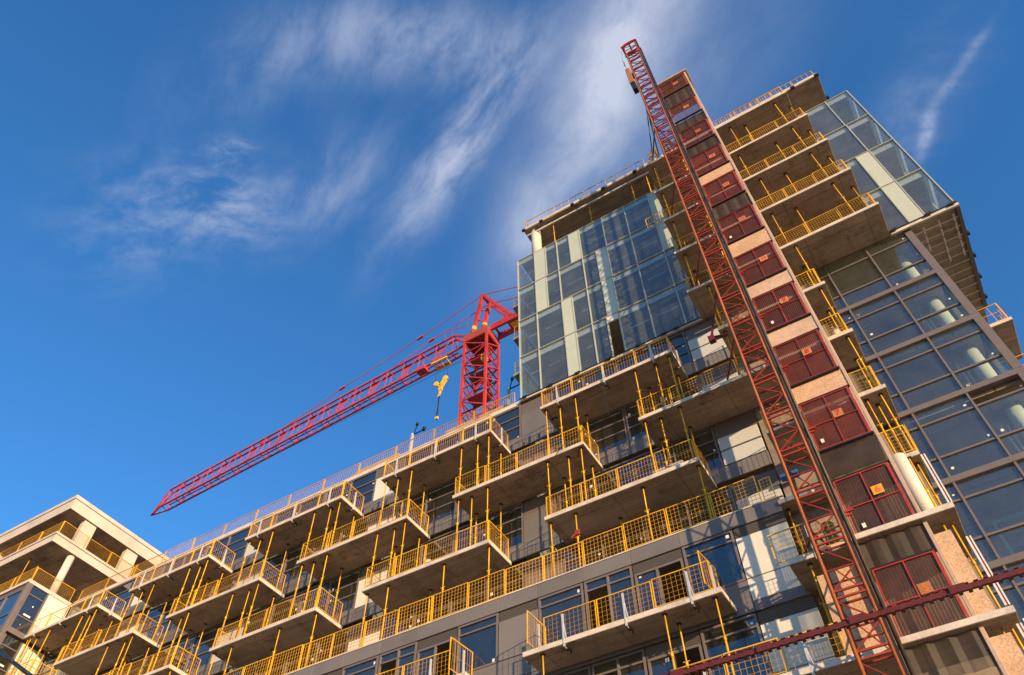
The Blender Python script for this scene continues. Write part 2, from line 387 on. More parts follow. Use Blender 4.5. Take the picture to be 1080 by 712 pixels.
# ---- windows
def window(x0, x1, z0, z1, y, vert=(), horiz=(), gm='g_win', parent=B, fw=.07, dep=.09, st=1, openx=None, fm='frame', name='window', stick=(.09, .05)):
    s = MB(); e = fw
    s.box(x0, x1, y, y+dep, z0, z0+e); s.box(x0, x1, y, y+dep, z1-e, z1)
    s.box(x0, x0+e, y+.002, y+dep-.002, z0+e, z1-e); s.box(x1-e, x1, y+.002, y+dep-.002, z0+e, z1-e)
    for v in vert: s.box(v-e/2, v+e/2, y-.012, y+dep-.004, z0+e, z1-e)
    for h in horiz: s.box(x0+e, x1-e, y+.004, y+dep-.006, h-e*.42, h+e*.42)
    f = s.build(name, M[fm], parent)
    gg = MB(); yy = y+dep*.55
    if openx:
        a, b, c, d = openx      # an opening left in the glazing
        gg.box(x0+e*.5, x1-e*.5, yy, yy+.012, d, z1-e*.5)
        if a > x0+.1: gg.box(x0+e*.5, a, yy, yy+.012, z0+e*.5, d)
        if b < x1-.1: gg.box(b, x1-e*.5, yy, yy+.012, z0+e*.5, d)
    else: gg.box(x0+e*.5, x1-e*.5, yy, yy+.012, z0+e*.5, z1-e*.5)
    gg.build('glass', M[gm], f)
    if st:
        k = MB(); n = 0
        xs = [x0]+list(vert)+[x1]; zs = [z0]+list(horiz)+[z1]
        for i in range(len(xs)-1):
            for j in range(len(zs)-1):
                if random.random() < .55*st and not (openx and xs[i] < openx[1] and xs[i+1] > openx[0]):
                    w = random.uniform(*stick[::-1])*1.3; hh = w*random.uniform(.8, 1.5)
                    x = random.choice((xs[i]+.14, xs[i+1]-.14-w)); z = random.choice((zs[j]+.1, zs[j+1]-.1-hh))
                    if zs[j+1]-zs[j] > .35 and xs[i+1]-xs[i] > .5: k.box(x, x+w, yy-.006, yy-.002, z, z+hh); n += 1
        if n: k.build('sticker', M['sticker'], f)
    return f
def panel(x0, x1, z0, z1, y, mat='panel', dep=.1, joints=(), parent=B, label=None):
    s = MB(); zs = [z0]+list(joints)+[z1]
    for a, b in zip(zs[:-1], zs[1:]): s.box(x0+.006, x1-.006, y, y+dep, a+.006, b-.006, bev=.006)
    s.box(x0, x1, y+.03, y+dep-.004, z0, z1, M['panel_b']) if False else None
    o = s.build('wall_panel', M[mat], parent)
    if label: o['label'] = label
    return o
MOD = 8.35
EX = [-45.8, -37.4, -29.05, -20.7, -12.35]         # left edges of the solid panels
ECOL = ['cream', 'cream', 'pale', 'cream', 'panel']
for k in (7, 8, 9, 10):
    z0 = LV[k]+TH+.03; z1 = LV[k+1]-(.0 if k < 10 else .15)
    y = YW
    for i, ex in enumerate(EX):
        a = ex; b = ex+1.6
        if i > 0:
            panel(a, b, z0, z0+.62, y, 'panel')
            panel(a, b, z0+.62, z1-.72, y+.004, ECOL[i], joints=() )
            panel(a, b, z1-.72, z1-.02, y+.03, 'panel_b')
        wx0 = b; wx1 = ex+MOD if i < 4 else -4.05
        wx0 = max(wx0, -43.5)
        m1 = wx0+(wx1-wx0)/2
        sill = z0+.62
        panel(wx0, m1, z0, sill, y, 'panel'); panel(m1, wx1, z0, sill, y, 'panel')
        if wx0 > -43.4:
            window(wx0+.02, m1-.01, sill, z1-.02, y, vert=(wx0+(m1-wx0)/2,), horiz=(sill+.78, z1-.72))
            window(m1+.01, wx1-.02, sill, z1-.02, y, vert=(m1+(wx1-m1)/2,), horiz=(sill+.78, z1-.72))
        else:
            window(wx0+.02, wx1-.02, sill, z1-.02, y, vert=(m1,), horiz=(sill+.78, z1-.72))
    # right-hand solid panel beside the hoist
    panel(-4.05, -2.45, z0, z0+.62, y, 'panel')
    panel(-4.03, -2.49, z0+.66, z0+1.3, y+.004, 'pale'); panel(-4.03, -2.49, z0+1.36, z1-.74, y+.004, 'pale')  # greyer than cream: the shade here is put into the board colour
    panel(-4.05, -2.45, z1-.72, z1-.02, y+.03, 'panel_b')
# dark spandrel under the glass box
panel(-12.35, -10.75, 26.86, 27.0, YW-.02, 'panel_b')

# lower wall (podium)
zt = 15.12
xs = [-45.9, -44.2, -42.5, -40.8, -39.1, -37.4, -35.9, -34.2, -32.5, -30.8, -29.1, -27.5, -25.9, -24.2, -22.5, -20.8, -19.3, -17.6, -15.9, -14.21, -12.52, -11.0, -9.27, -7.5, -5.8, -4.08, -2.47]
for a, b in zip(xs[:-1], xs[1:]):
    panel(a, b, zt+.02, 15.66, YP, 'panel')
cap = MB().box(-45.9, -2.45, YP-.02, YW-.01, 15.66, 15.70).build('terrace_floor', M['edge'], B)
def podium_floor(zb, ztop, first):
    """one storey of the lower wall; zb spandrel bottom, ztop head of the windows"""
    pat = 'EABCD'
    for i, (a, b) in enumerate(zip(xs[:-1], xs[1:])):
        if a < first: continue
        k = (i-20) % 5 if a < -4.5 else 0
        t = pat[k]
        tr = ztop-.38
        if t == 'E':
            last = a > -4.5
            MB().box(a+.01, b-.01, YP+.03, YP+.1, tr+.01, ztop-.01).build('louvre', M['louvre'], B)
            panel(a, b, zb+1.04, tr, YP+.004, 'cream' if last else 'panel', joints=())
            panel(a, b, zb+.32, zb+1.02, YP+.004, 'cream' if last else 'panel')
            panel(a, b, zb, zb+.31, YP, 'panel')
        elif t in 'AD':
            panel(a, b, zb, zb+1.0, YP, 'panel')
            window(a+.03, b-.03, zb+1.01, ztop-.01, YP, horiz=(tr,), st=1.3)
        elif t == 'B':
            panel(a, b, zb, zb+.3, YP, 'panel')
            window(a+.03, b-.03, zb+.31, ztop-.01, YP, vert=(a+.88,), horiz=(tr,), openx=(a+.07, a+.84, zb+.3, tr), st=1.2)
        else:
            panel(a, b, zb, zb+.3, YP, 'panel')
            MB().box(a+.01, b-.01, YP+.03, YP+.1, tr+.01, ztop-.01).build('louvre', M['louvre'], B)
            window(a+.03, b-.03, zb+.31, tr, YP, vert=(a+.8,), openx=(a+.86, b-.1, zb+.3, tr-.02), st=1.2)
podium_floor(12.3, zt, -29)
podium_floor(9.45, 12.26, -19)
# plain lower storeys, out of the picture
for zb, zz in ((6.5, 9.41), (3.5, 6.46), (GZ, 3.46)):
    panel(-45.9, -2.47, zb, zb+.9, YP, 'panel')
    for i in range(10):
        a = -45.9+i*4.343
        window(a+.05, a+4.29, zb+.92, zz-.02, YP, vert=(a+1.45, a+2.9), st=0)

# ---- curtain wall at the right
YC = 21.62
for k in (3, 4, 5, 6, 7, 8, 9, 10):
    zb = {3: 3.73, 4: 6.63, 5: 9.53, 6: 12.38, 7: 15.27, 8: 18.2, 9: 21.07, 10: 23.93}[k]
    zn = {3: 6.63, 4: 9.53, 5: 12.38, 6: 15.27, 7: 18.2, 8: 21.07, 9: 23.93, 10: 27.0}[k]
    # floor band
    MB().box(1.16, 5.7, YC-.05, YC+.2, zb, zb+.21, bev=.008).build('floor_band', M['frame'], B)
    op = (3.97, 5.44, zn-.6, zn-.6) if k == 8 else None
    f = MB(); e = .065; y = YC
    z0, z1 = zb+.212, zn-.002
    for x in (2.22, 3.91): f.box(x-e/2, x+e/2, y-.03, y+.12, z0, z1)
    f.box(5.44, 5.7, y-.05, y+.2, z0, z1); f.box(1.16, 1.23, y, y+.12, z0, z1)
    hz = (zb+1.0, zn-.58)
    for h in hz:
        f.box(1.23, 2.187, y, y+.1, h-.035, h+.035); f.box(2.253, 3.877, y, y+.1, h-.035, h+.035); f.box(3.943, 5.44, y, y+.1, h-.035, h+.035)
    cw = f.build('curtain_wall', M['frame'], B)
    g_ = MB()
    for (a, b) in ((1.2, 2.2), (2.24, 3.89), (3.93, 5.46)):
        if k == 7 and a > 3.9: g_.box(a, b, y+.05, y+.062, z0, zn-.58)
        else: g_.box(a, b, y+.05, y+.062, z0, z1)
    g_.build('glass', M['g_cur'], cw)
    st = MB()
    for (a, b) in ((1.3, 2.15), (2.3, 3.84), (4.0, 5.4)):
        for (p, q) in ((z0+.05, hz[0]-.06), (hz[0]+.06, hz[1]-.06), (hz[1]+.06, z1-.05)):
            for c in range(2):
                if random.random() < .42:
                    w = random.uniform(.05, .1); x = random.choice((a+.03+random.random()*.08, b-w-.03-random.random()*.1)); z = p+.03+random.random()*(q-p-w-.05)*.35
                    st.box(x, x+w, y+.042, y+.046, z, z+w*random.uniform(.7, 1.2))
    st.build('sticker', M['sticker'], cw)
# side return wall of this part
MB().box(5.5, 5.68, 26.5, YR, GZ, 26.98).build('side_wall', M['panel'], B)
MB().box(5.5, 5.68, YC+.21, 26.49, GZ, 6.6).build('side_wall', M['panel'], B)
for k in range(4, 11):
    za, zc_ = LV[k]+.21, LV[k+1]-.01
    s = MB()
    for y in (YC+.21, 23.4, 24.9, 26.4): s.box(5.52, 5.66, y, y+.08, za, zc_)
    s.box(5.52, 5.68, YC+.291, 26.4, LV[k]-.01, LV[k]+.2)
    f = s.build('side_glazing', M['frame'], B)
    MB().box(5.60, 5.612, YC+.25, 26.42, za, zc_).build('glass', M['g_cur'], f)
MB().box(1.16, 5.7, YC-.05, YC+.2, GZ, 3.72).build('floor_band', M['frame'], B)
# pipes and things standing inside the curtain wall
ip = MB()
for k in (6, 7, 8, 9):
    for x, yy in ((4.35, 22.5), (4.5, 22.55)): ip.tube((x, yy, LV[k]+.25), (x, yy, LV[k+1]-.7-.1*(x > 4.4)), .05, M['galv'], 8)
    ip.tube((4.35, 22.5, LV[k+1]-.7), (4.35, 23.3, LV[k+1]-.7), .05, M['galv'], 8)
ip.build('riser_pipe', None, B)
dfm = MB()
for (x0, x1, k) in ((2.6, 3.5, 5), (3.6, 5.2, 5), (2.8, 4.6, 6)):
    z = LV[k]+.2; y = 23.6
    for a in (x0, (x0+x1)/2, x1): dfm.box(a-.04, a+.04, y, y+.1, z, z+2.3)
    dfm.box(x0-.04, x1+.04, y+.005, y+.095, z+2.3, z+2.38)
dfm.build('door_frame', M['frame_l'], B)

# ---- glass box (left) and its right-hand counterpart
GR = [27.05, 30.2, 33.25, 36.22, 39.32]
Y0 = 21.5
mull = [[-12.3,-11.2,-9.7,-9.1,-8.2,-7.42,-6.8,-5.3,-3.83,-3.2],
        [-12.3,-11.2,-9.7,-9.1,-8.2,-7.34,-6.75,-5.3,-3.83,-3.2],
        [-12.3,-11.18,-10.5,-9.68,-8.2,-7.37,-6.73,-5.3,-3.83,-3.2],
        [-12.3,-11.16,-10.44,-9.68,-8.86,-8.2,-6.72,-5.3,-3.83,-3.2]]
white = [[(-9.7,-9.1)], [(-9.7,-9.1),(-7.34,-6.75)], [(-11.18,-10.5),(-7.37,-6.73),(-3.83,-3.2)], [(-11.16,-10.44),(-8.86,-8.2),(-3.83,-3.2)]]
for r in range(4):
    z0, z1 = GR[r], GR[r+1]; ms = mull[r]; f = MB(); e = .05
    f.box(ms[0], ms[-1], Y0-.02, Y0+.1, z0, z0+.045); 
    for x in ms: f.box(x-e/2, x+e/2, Y0-.005, Y0+.12, z0+.045, z1-.002)
    cw = f.build('curtain_wall', M['frame_l'], B)
    gl = MB(); sl = MB()
    for a, b in zip(ms[:-1], ms[1:]):
        if r == 0 and abs(a+7.42) < .01: continue
        gl.box(a+.02, b-.02, Y0+.04, Y0+.055, z0+.03, z1-.004)
        if (a, b) not in white[r]:
            sl.box(a+.03, b-.03, Y0+.10, Y0+.13, z1-.38, z1-.03)
            if b-a > .7: sl.box(a+.12, b-.2-.25*random.random(), Y0+.75, Y0+.8, z1-.62, z1-.54)
    gl.build('glass', M['g_box'], cw); sl.build('slab_edge_cover', M['pale'], cw)
    for a, b in white[r]:
        wp = MB(); wp.box(a+.028, b-.028, Y0+.012, Y0+.036, z0+.05, z1-.006); wp.build('white_panel', M['spandrel'], cw)
    # left return of the box
    s = MB()
    for y in (Y0+.14, 23.5, 25.5, 27.5): s.box(-12.34, -12.28, y, y+.05, z0, z1)
    s.box(-12.34, -12.28, Y0+.19, 29, z0, z0+.04)
    sf = s.build('side_glazing', M['frame_l'], B)
    MB().box(-12.32, -12.305, Y0+.2, 29, z0+.04, z1-.01).build('glass', M['g_box'], sf)
# opening frame, papered edges
MB().box(-7.4, -6.82, Y0+.005, Y0+.09, GR[1]-.45, GR[1]-.03, M['white']).build('white_panel', None, B)
# lower edge channel with black brackets
for xa, xb, za in ((-12.3, -3.14, 26.90), (5.0, 7.6, 26.84)):
    MB().box(xa, xb, 21.40, 21.49, za, 27.001, M['edge']).box(xa-.02, xb, 21.36, 21.48, 27.0, 27.04, M['black']).build('edge_channel', None, B)
for x in (-12.0, -10.6, -9.2, -7.6, -6.1, -4.9, -4.3, 5.15, 6.5, 7.4): MB().box(x-.14, x+.14, 21.31, 21.355, 26.93, 27.06, M['black'], bev=.01).build('bracket', None, B)
# yellow toe board on top of the glazing
MB().box(-11.1, -3.2, 21.56, 21.6, 39.37, 39.46, M['yellow']).build('toe_board', None, B)
rm_ = [[4.99,5.83,6.45,7.55],[4.99,5.83,6.45,7.55],[4.99,6.43,7.55],[4.99,6.40,7.55]]
rw = [[(5.83,6.45)],[(5.83,6.45)],[],[]]
for r in range(4):
    z0, z1 = GR[r], GR[r+1]; ms = rm_[r]; f = MB(); e = .045
    f.box(ms[0], 7.58, Y0-.02, Y0+.1, z0, z0+.04)
    for x in ms: f.box(x-e/2, x+e/2, Y0-.005, Y0+.12, z0+.04, z1-.002)
    cw = f.build('curtain_wall', M['frame_l'], B)
    gl = MB(); sl = MB()
    for a, b in zip(ms[:-1], ms[1:]):
        gl.box(a+.02, b-.02, Y0+.04, Y0+.055, z0+.03, z1-.004)
        if (a, b) not in rw[r]: sl.box(a+.03, b-.06, Y0+.10, Y0+.13, z1-.38, z1-.03)
    sl.box(7.40, 7.44, Y0+.21, 27.1, z1-.42, z1-.05)
    gl.build('glass', M['g_box'], cw); sl.build('slab_edge_cover', M['pale'], cw)
    if rw[r]:
        for a, b in rw[r]: MB().box(a+.026, b-.026, Y0+.012, Y0+.036, z0+.045, z1-.006).build('white_panel', M['spandrel'], cw)
    s = MB()
    for y in (Y0+.14, 23.4, 25.3, 27.15): s.box(7.52, 7.58, y, y+.05, z0, z1)
    s.box(7.52, 7.59, Y0+.19, 27.2, z0, z0+.04)
    sf = s.build('side_glazing', M['frame_l'], B)
    MB().box(7.54, 7.555, Y0+.2, 27.2, z0+.04, z1-.01).build('glass', M['g_box'], sf)
MB().box(-12.3, -3.2, Y0, Y0+.1, 39.322, 39.36, M['frame_l']).build('cap_rail', None, B)
MB().box(4.99, 7.58, Y0, Y0+.1, 39.322, 39.36, M['frame_l']).build('cap_rail', None, B)
# bare metal framing under the overhang
sf = MB()
for i in range(12):
    y = 21.95+i*.46; sf.box(5.72, 7.45, y, y+.035, 26.86, 26.90)
for x in (6.15, 6.75, 7.3):
    for i in range(5 if x > 6.5 else 3): sf.box(x-.03, x+.03, 21.7+i*.46, 22.08+i*.46, 26.80, 26.855)
sf.build('soffit_framing', M['galv'], B)
MB().box(7.46, 7.6, 21.5, 27.2, 26.84, 27.03, M['panel_b']).build('edge_channel', None, B)
for y in (22.9, 24.1, 25.3, 26.5): MB().box(7.605, 7.68, y, y+.14, 26.8, 26.98).build('bracket', M['black'], B)
# narrow louvred stair block seen left of the box: grey shadow posts on the low roof
# ------------------------------------------------------------------ far-left wing
W = thing('building_wing', 'pale concrete corner building at far left with deep roof edge, square piers and round column', 'building', (-55, 25, GZ))
XW = -43.6
def wslab(x0, x1, y0, y1, z0, z1, groove=None, name='floor_slab'):
    s = MB(); s.box(x0, x1, y0, y1, z0, z1, M['slab'])
    e = .006
    if groove:
        s.box(x0, x1+e, y0-e, y0+.06, z0+.01, groove, M['conc']); s.box(x1-.06, x1+e, y0+.061, y1, z0+.01, groove, M['conc'])
        s.box(x0, x1+.05, y0-.05, y0+.06, groove+.05, z1+.01, M['conc']); s.box(x1-.06, x1+.05, y0+.061, y1, groove+.05, z1+.01, M['conc'])
    else:
        s.box(x0, x1+e, y0-e, y0+.06, z0+.01, z1+.004, M['conc']); s.box(x1-.06, x1+e, y0+.061, y1, z0+.01, z1+.004, M['conc'])
    return s.build(name, None, W)
wslab(-75, XW, 18.62, 30, 32.25, 33.3, groove=33.0, name='roof_slab')
wslab(-75, XW, 18.62, 30, 29.75, 30.42, groove=30.24)
wslab(-75, XW, 18.58, 30, 26.84, 27.05)
for k in (8, 9, 10): MB().box(-75, XW-.2, 18.9, 30, LV[k], LV[k]+.2, M['slab']).build('floor_slab', None, W)
for y in (19.9, 23.35, 26.8): MB().box(XW-.55, XW-.12, y, y+.9, 30.43, 32.25, bev=.02).build('pier', M['conc'], W)
for x in (-52, -60): MB().box(x, x+.9, 19.2, 19.7, 30.43, 32.25, bev=.02).build('pier', M['conc'], W)
for (x, y) in ((-43.95, 20.3), (-52.5, 20.3)): MB().tube((x, y, 27.05), (x, y, 29.76), .46, M['column'], 28).build('column', None, W)
MB().box(-52, XW-2.6, 22.5, 28.7, 30.43, 32.24).build('dark_filler', M['core'], W)  # box added to darken the right part of the open storey
MB().box(-75, XW-2.0, 24.5, 24.7, 27.05, 29.74).build('partition_wall', M['inner'], W)
MB().box(-75, XW-.3, 29.8, 30, GZ, 29.7).build('rear_wall', M['core'], W)
MB().box(-75, XW-.3, 25.8, 26.0, GZ, 26.8).build('partition_wall', M['inner'], W)
for k in (5, 6, 7, 8, 9, 10):
    z0, z1 = LV[k]+.0, LV[k+1]-.16
    zb = z0+.3
    # corner post and bands
    s = MB(); s.box(XW-.25, XW, 18.62, 18.86, z0-.16, z1+.0, bev=.01); s.build('corner_post', M['frame'], W)
    s = MB(); s.box(XW-.16, XW-.003, 18.861, YW-.02, z0, zb, bev=.006); s.build('floor_band', M['frame'], W)
    s = MB(); s.box(-75, XW-.251, 18.64, 18.8, z0, zb, bev=.006); s.build('floor_band', M['panel_b'], W)
    # window in the side face
    f = MB()
    for y in (18.87, 19.95): f.box(XW-.14, XW-.01, y, y+.09, zb, z1)
    for z in (zb+.75, z1-.55): f.box(XW-.12, XW-.02, 18.96, 19.95, z-.03, z+.03)
    w = f.build('window', M['frame'], W)
    MB().box(XW-.07, XW-.058, 18.9, 20.0, zb, z1).build('glass', M['g_win'], w)
    s = MB()
    for i in range(3): s.box(XW-.056, XW-.052, 19.1+random.random()*.6, 19.24+random.random()*.6, zb+.3+i*.6, zb+.4+i*.6)
    s.build('sticker', M['sticker'], w)
    MB().box(XW-.14, XW-.02, 20.05, YW-.02, zb+.01, z1-.9, M['cream'], bev=.006).build('wall_panel', None, W)
    MB().box(XW-.14, XW-.02, 20.05, YW-.02, z1-.88, z1-.01, M['cream'], bev=.006).build('wall_panel', None, W)
    # front windows
    for i in range(6):
        x1 = XW-.26-i*3.0; x0 = x1-2.98
        window(x0, x1, zb+.01, z1-.3, 18.64, vert=(x1-1.5,), horiz=(zb+.8,), parent=W, st=.8)
    MB().box(-75, XW-.251, 18.66, 18.76, z1-.29, z1, M['panel_b']).build('floor_band', None, W)
MB().box(-75, XW-.3, 18.64, 18.8, GZ, LV[5], M['panel']).build('wall_panel', None, W)
MB().box(XW-.2, XW-.02, 18.87, YW, GZ, LV[5], M['panel']).build('wall_panel', None, W)

# ------------------------------------------------------------------ guardrails
def rail_run(name, label, pts, z, h=.93, plen=1.5, pitch=.12, hp=.13, wire=.0068, fr=.029, mat='yellow', wm='wire', clamps=0, group=None, cat='guardrail', drop=.22):
    root = thing(name, label, cat, (pts[0][0], pts[0][1], z), group)
    for (a, b) in zip(pts[:-1], pts[1:]):
        a, b = Vector((*a, 0)), Vector((*b, 0)); d = b-a; Ln = d.length; u = d/Ln; wire_ = wire
        n = max(1, round(Ln/plen)); pl = Ln/n
        for i in range(n):
            tilt = random.uniform(-.03, .03); off = random.uniform(-.025, .025)
            p = a+u*(i*pl+.03); q = a+u*((i+1)*pl-.03); s = MB()
            zz0, zz1 = z+.05+tilt, z+h+tilt
            nn = Vector((-u.y, u.x, 0))*off; sag = random.uniform(-.02, .02); P = lambda t, zz: (p.x+(q.x-p.x)*t+nn.x*(zz-z), p.y+(q.y-p.y)*t+nn.y*(zz-z), zz+sag*(t-.5))
            s.bar(P(0, zz1), P(1, zz1), fr, M[mat]); s.bar(P(0, zz0), P(1, zz0), fr*.8, M[mat])
            s.bar(P(0, zz0-.05), P(0, zz1+.015), fr, M[mat]); s.bar(P(1, zz0-.05), P(1, zz1+.015), fr, M[mat])
            nv = max(2, int(pl/pitch))
            for j in range(1, nv): s.bar(P(j/nv, zz0), P(j/nv, zz1), wire, M[wm], cap=False)
            nh = int((h-.05)/hp) if hp else 0
            for j in range(1, nh): s.bar(P(0, zz0+(zz1-zz0)*j/nh), P(1, zz0+(zz1-zz0)*j/nh), wire, M[wm], cap=False)
            s.build('mesh_panel', None, root)
        if clamps:
            m = max(2, clamps)
            nrm = Vector((u.y, -u.x, 0))
            for i in range(m):
                c = a+u*(Ln*(i+.35)/(m-.3)) if Ln > 2.5 else a+u*(Ln*.55)
                s = MB(); c = c+nrm*.06
                s.bar((c.x, c.y, z-.25), (c.x, c.y, z+h*.85), .055, M['galv'])
                s.bar((c.x+u.x*.09, c.y+u.y*.09, z-.1), (c.x, c.y, z+h*.7), .03, M['galv'])
                s.bar((c.x, c.y, z-drop-.02), (c.x-nrm.x*.34, c.y-nrm.y*.34, z-drop-.04), .03, M['galv'])
                s.bar((c.x-nrm.x*.12, c.y-nrm.y*.12, z-drop-.03), (c.x-nrm.x*.42, c.y-nrm.y*.42, z-drop-.01), .06, M['black'])
                s.build('clamp_post', None, root)
                if Ln <= 2.5: break
    return root
GR1 = 'yellow guardrails around the balconies'
for k, lst in rows.items():
    for i, (a, b) in enumerate(lst):
        z = LV[k]+TH
        pts = [(a+.05, 21.4), (a+.05, YB+.06), (b-.05, YB+.06), (b-.05, 21.4)]
        if a < -43.4: pts = [(-43.4, YB+.06), (b-.05, YB+.06), (b-.05, 21.4)]
        rail_run('guardrail', f'yellow mesh guardrail around the {ORD[i]} balcony from the left in the {ROWN[k]} row', pts, z, clamps=3 if k == 10 else 0,
                 hp=.15 if k < 10 else .44, group=GR1)
rail_run('guardrail', 'long yellow mesh guardrail along the terrace edge above the grey fascia', [(-43.4, YP+.04), (-2.95, YP+.04)], 15.70, h=1.07, plen=1.55, pitch=.13, hp=.13, wire=.010)
rail_run('guardrail', 'short loose end of rusty mesh on the terrace edge left of the hoist mast', [(-2.9, YP+.05), (-2.5, YP+.05)], 15.70, h=.85, plen=1, pitch=.12, hp=.12, mat='wire_o', wm='wire_o')
rail_run('guardrail', 'weathered orange mesh guardrail along the long low roof edge below the crane', [(-43.4, 21.66), (-12.7, 21.66)], 27.14, h=.85, plen=2.4, pitch=.13, hp=.14, wire=.007, fr=.034, mat='orange', wm='wire_o')
rail_run('guardrail', 'thin orange guardrail along the roof edge above the glass box', [(-11.7, 24), (-11.7, 21.6), (-3.4, 21.6)], 42.73, h=.9, plen=2.0, pitch=.5, hp=.43, wire=.02, fr=.035, mat='orange', wm='wire_o')
rail_run('guardrail', 'orange guardrail along the roof edge right of the brick red landing tower', [(.9, 21.6), (6.95, 21.6), (6.95, 23)], 42.73, h=.75, plen=1.25, pitch=.3, hp=.36, wire=.018, fr=.035, mat='orange', wm='wire_o')
rail_run('guardrail', 'orange mesh guardrail on the topmost big balcony, right of the landing tower', [(.9, YB+.06), (4.75, YB+.06), (4.75, 21.3)], LV[15]+TH, h=.8, plen=1.3, pitch=.12, hp=.4, wire=.012, fr=.035, mat='orange', wm='wire_o')
names = {14: 'second', 13: 'third', 12: 'fourth', 11: 'fifth'}
for k in (11, 12, 13, 14):
    rail_run('guardrail', f'yellow mesh guardrail right of the landing tower on the {names[k]} big balcony from the top', [(.92, YB+.06), (4.9, YB+.06), (4.9, 21.4)], LV[k]+TH, h=.88, plen=1.33, pitch=.1, hp=.3 if k > 12 else .12, wire=.011, group=GR1)
    pts = [(-3.05, 21.4), (-3.05, YB+.06), (-.95, YB+.06)]
    rail_run('guardrail', f'yellow mesh guardrail left of the hoist mast on the {names[k]} big balcony from the top', pts, LV[k]+TH, h=.88, plen=1.1, pitch=.12, hp=.3, wire=.012, group=GR1)
rail_run('guardrail', 'yellow guard panel sticking out past a slab end in front of the glass box', [(-4.0, YB+.05), (-3.1, YB+.05)], LV[13]+TH, h=.85, plen=1, pitch=.15, hp=.28)
for k, x0, nm in ((10, -2.4, 'upper'), (9, -6.25, 'middle'), (8, -2.05, 'lower')):
    pts = [(x0, 21.4), (x0, YB+.06), (-.95, YB+.06)]
    rail_run('guardrail', f'yellow mesh guardrail left of the hoist mast on the {nm} balcony below the big ones', pts, LV[k]+TH, clamps=0, group=GR1)
for k, nm in ((10, 'topmost'), (9, 'second'), (8, 'third'), (7, 'lowest')):
    rail_run('guardrail', f'yellow mesh guardrail on the {nm} small balcony right of the red gates', [(.9, YB+.06), (1.68, YB+.06), (1.68, 21.4)], LV[k]+TH, h=1.0, pitch=.12, hp=.12, group=GR1)
# lower balconies
rail_run('guardrail', 'yellow mesh guardrail on the large low balcony in front of the podium windows', [(-10.2, 18.86), (-4.75, 18.86)], LV[6]+TH, h=.95, plen=1.8, pitch=.15, hp=.15, clamps=3)
rail_run('guardrail', 'raised yellow guard panel at the left end of the large low balcony', [(-10.75, 18.8), (-10.72, 19.95)], LV[6]+.42, h=1.1, plen=3, pitch=.13, hp=.5, clamps=2)
rail_run('guardrail', 'raised yellow guard panel at the right end of the large low balcony', [(-5.0, 18.82), (-4.9, 19.95)], LV[6]+.42, h=1.1, plen=3, pitch=.13, hp=.5, clamps=2)
rail_run('guardrail', 'yellow mesh guardrail cut by the bottom edge of the photo, left of centre', [(-19.2, 18.86), (-13.6, 18.86)], LV[6]+TH, h=.95, plen=1.8, pitch=.15, hp=.15, clamps=3)
rail_run('guardrail', 'raised yellow guard panel at the bottom edge left of centre', [(-13.62, 18.8), (-13.52, 20.0)], LV[6]+.42, h=1.1, plen=3, pitch=.13, hp=.5, clamps=2)
rail_run('guardrail', 'yellow mesh guardrail on the lowest balcony below the dark red beam', [(-6.4, 18.7), (-2.0, 18.7)], LV[5]+TH, h=.9, plen=1.45, pitch=.15, hp=.15, clamps=2)
rail_run('guardrail', 'yellow mesh guardrail on the small balcony beside the hoist mast, over the white panel', [(-2.95, 18.68), (-1.0, 18.68)], LV[6]+TH, h=.95, plen=2, pitch=.15, hp=.15, clamps=2)
# wing rails
rail_run('guardrail', 'yellow mesh guardrail between the square piers under the far left roof', [(-60, 18.75), (XW-.1, 18.75), (XW-.1, 28)], 30.43, h=.95, plen=2.0, pitch=.13, hp=.13, mat='yellow', wm='wire')
rail_run('guardrail', 'yellow mesh guardrail around the terrace foot of the round column, far left', [(-60, 18.72), (XW-.1, 18.72), (XW-.1, 21.4)], 27.06, h=.9, plen=2.0, pitch=.12, hp=.12)
# small side rails
rail_run('guardrail', 'orange guardrail on the small side balcony at the right edge', [(5.95, 25.35), (7.4, 25.35), (7.4, 27.4)], LV[10]+TH, h=1.0, plen=1.5, pitch=.3, hp=.45, wire=.02, mat='orange', wm='orange')
rail_run('guardrail', 'orange guardrail on the lower side balcony at the right edge', [(5.95, 25.35), (7.4, 25.35), (7.4, 27.4)], LV[9]+TH, h=1.0, plen=1.5, pitch=.3, hp=.45, wire=.02, mat='orange', wm='orange')
for k, nm in ((14, 'upper'), (13, 'middle'), (12, 'lower')):
    rail_run('guardrail', f'small yellow rail on the {nm} ledge on the left side of the glass box', [(-13.1, 23.6), (-13.1, 22.35), (-12.5, 22.35)], LV[k]+TH, h=.9, plen=1.2, pitch=.6, hp=.4, wire=.025)

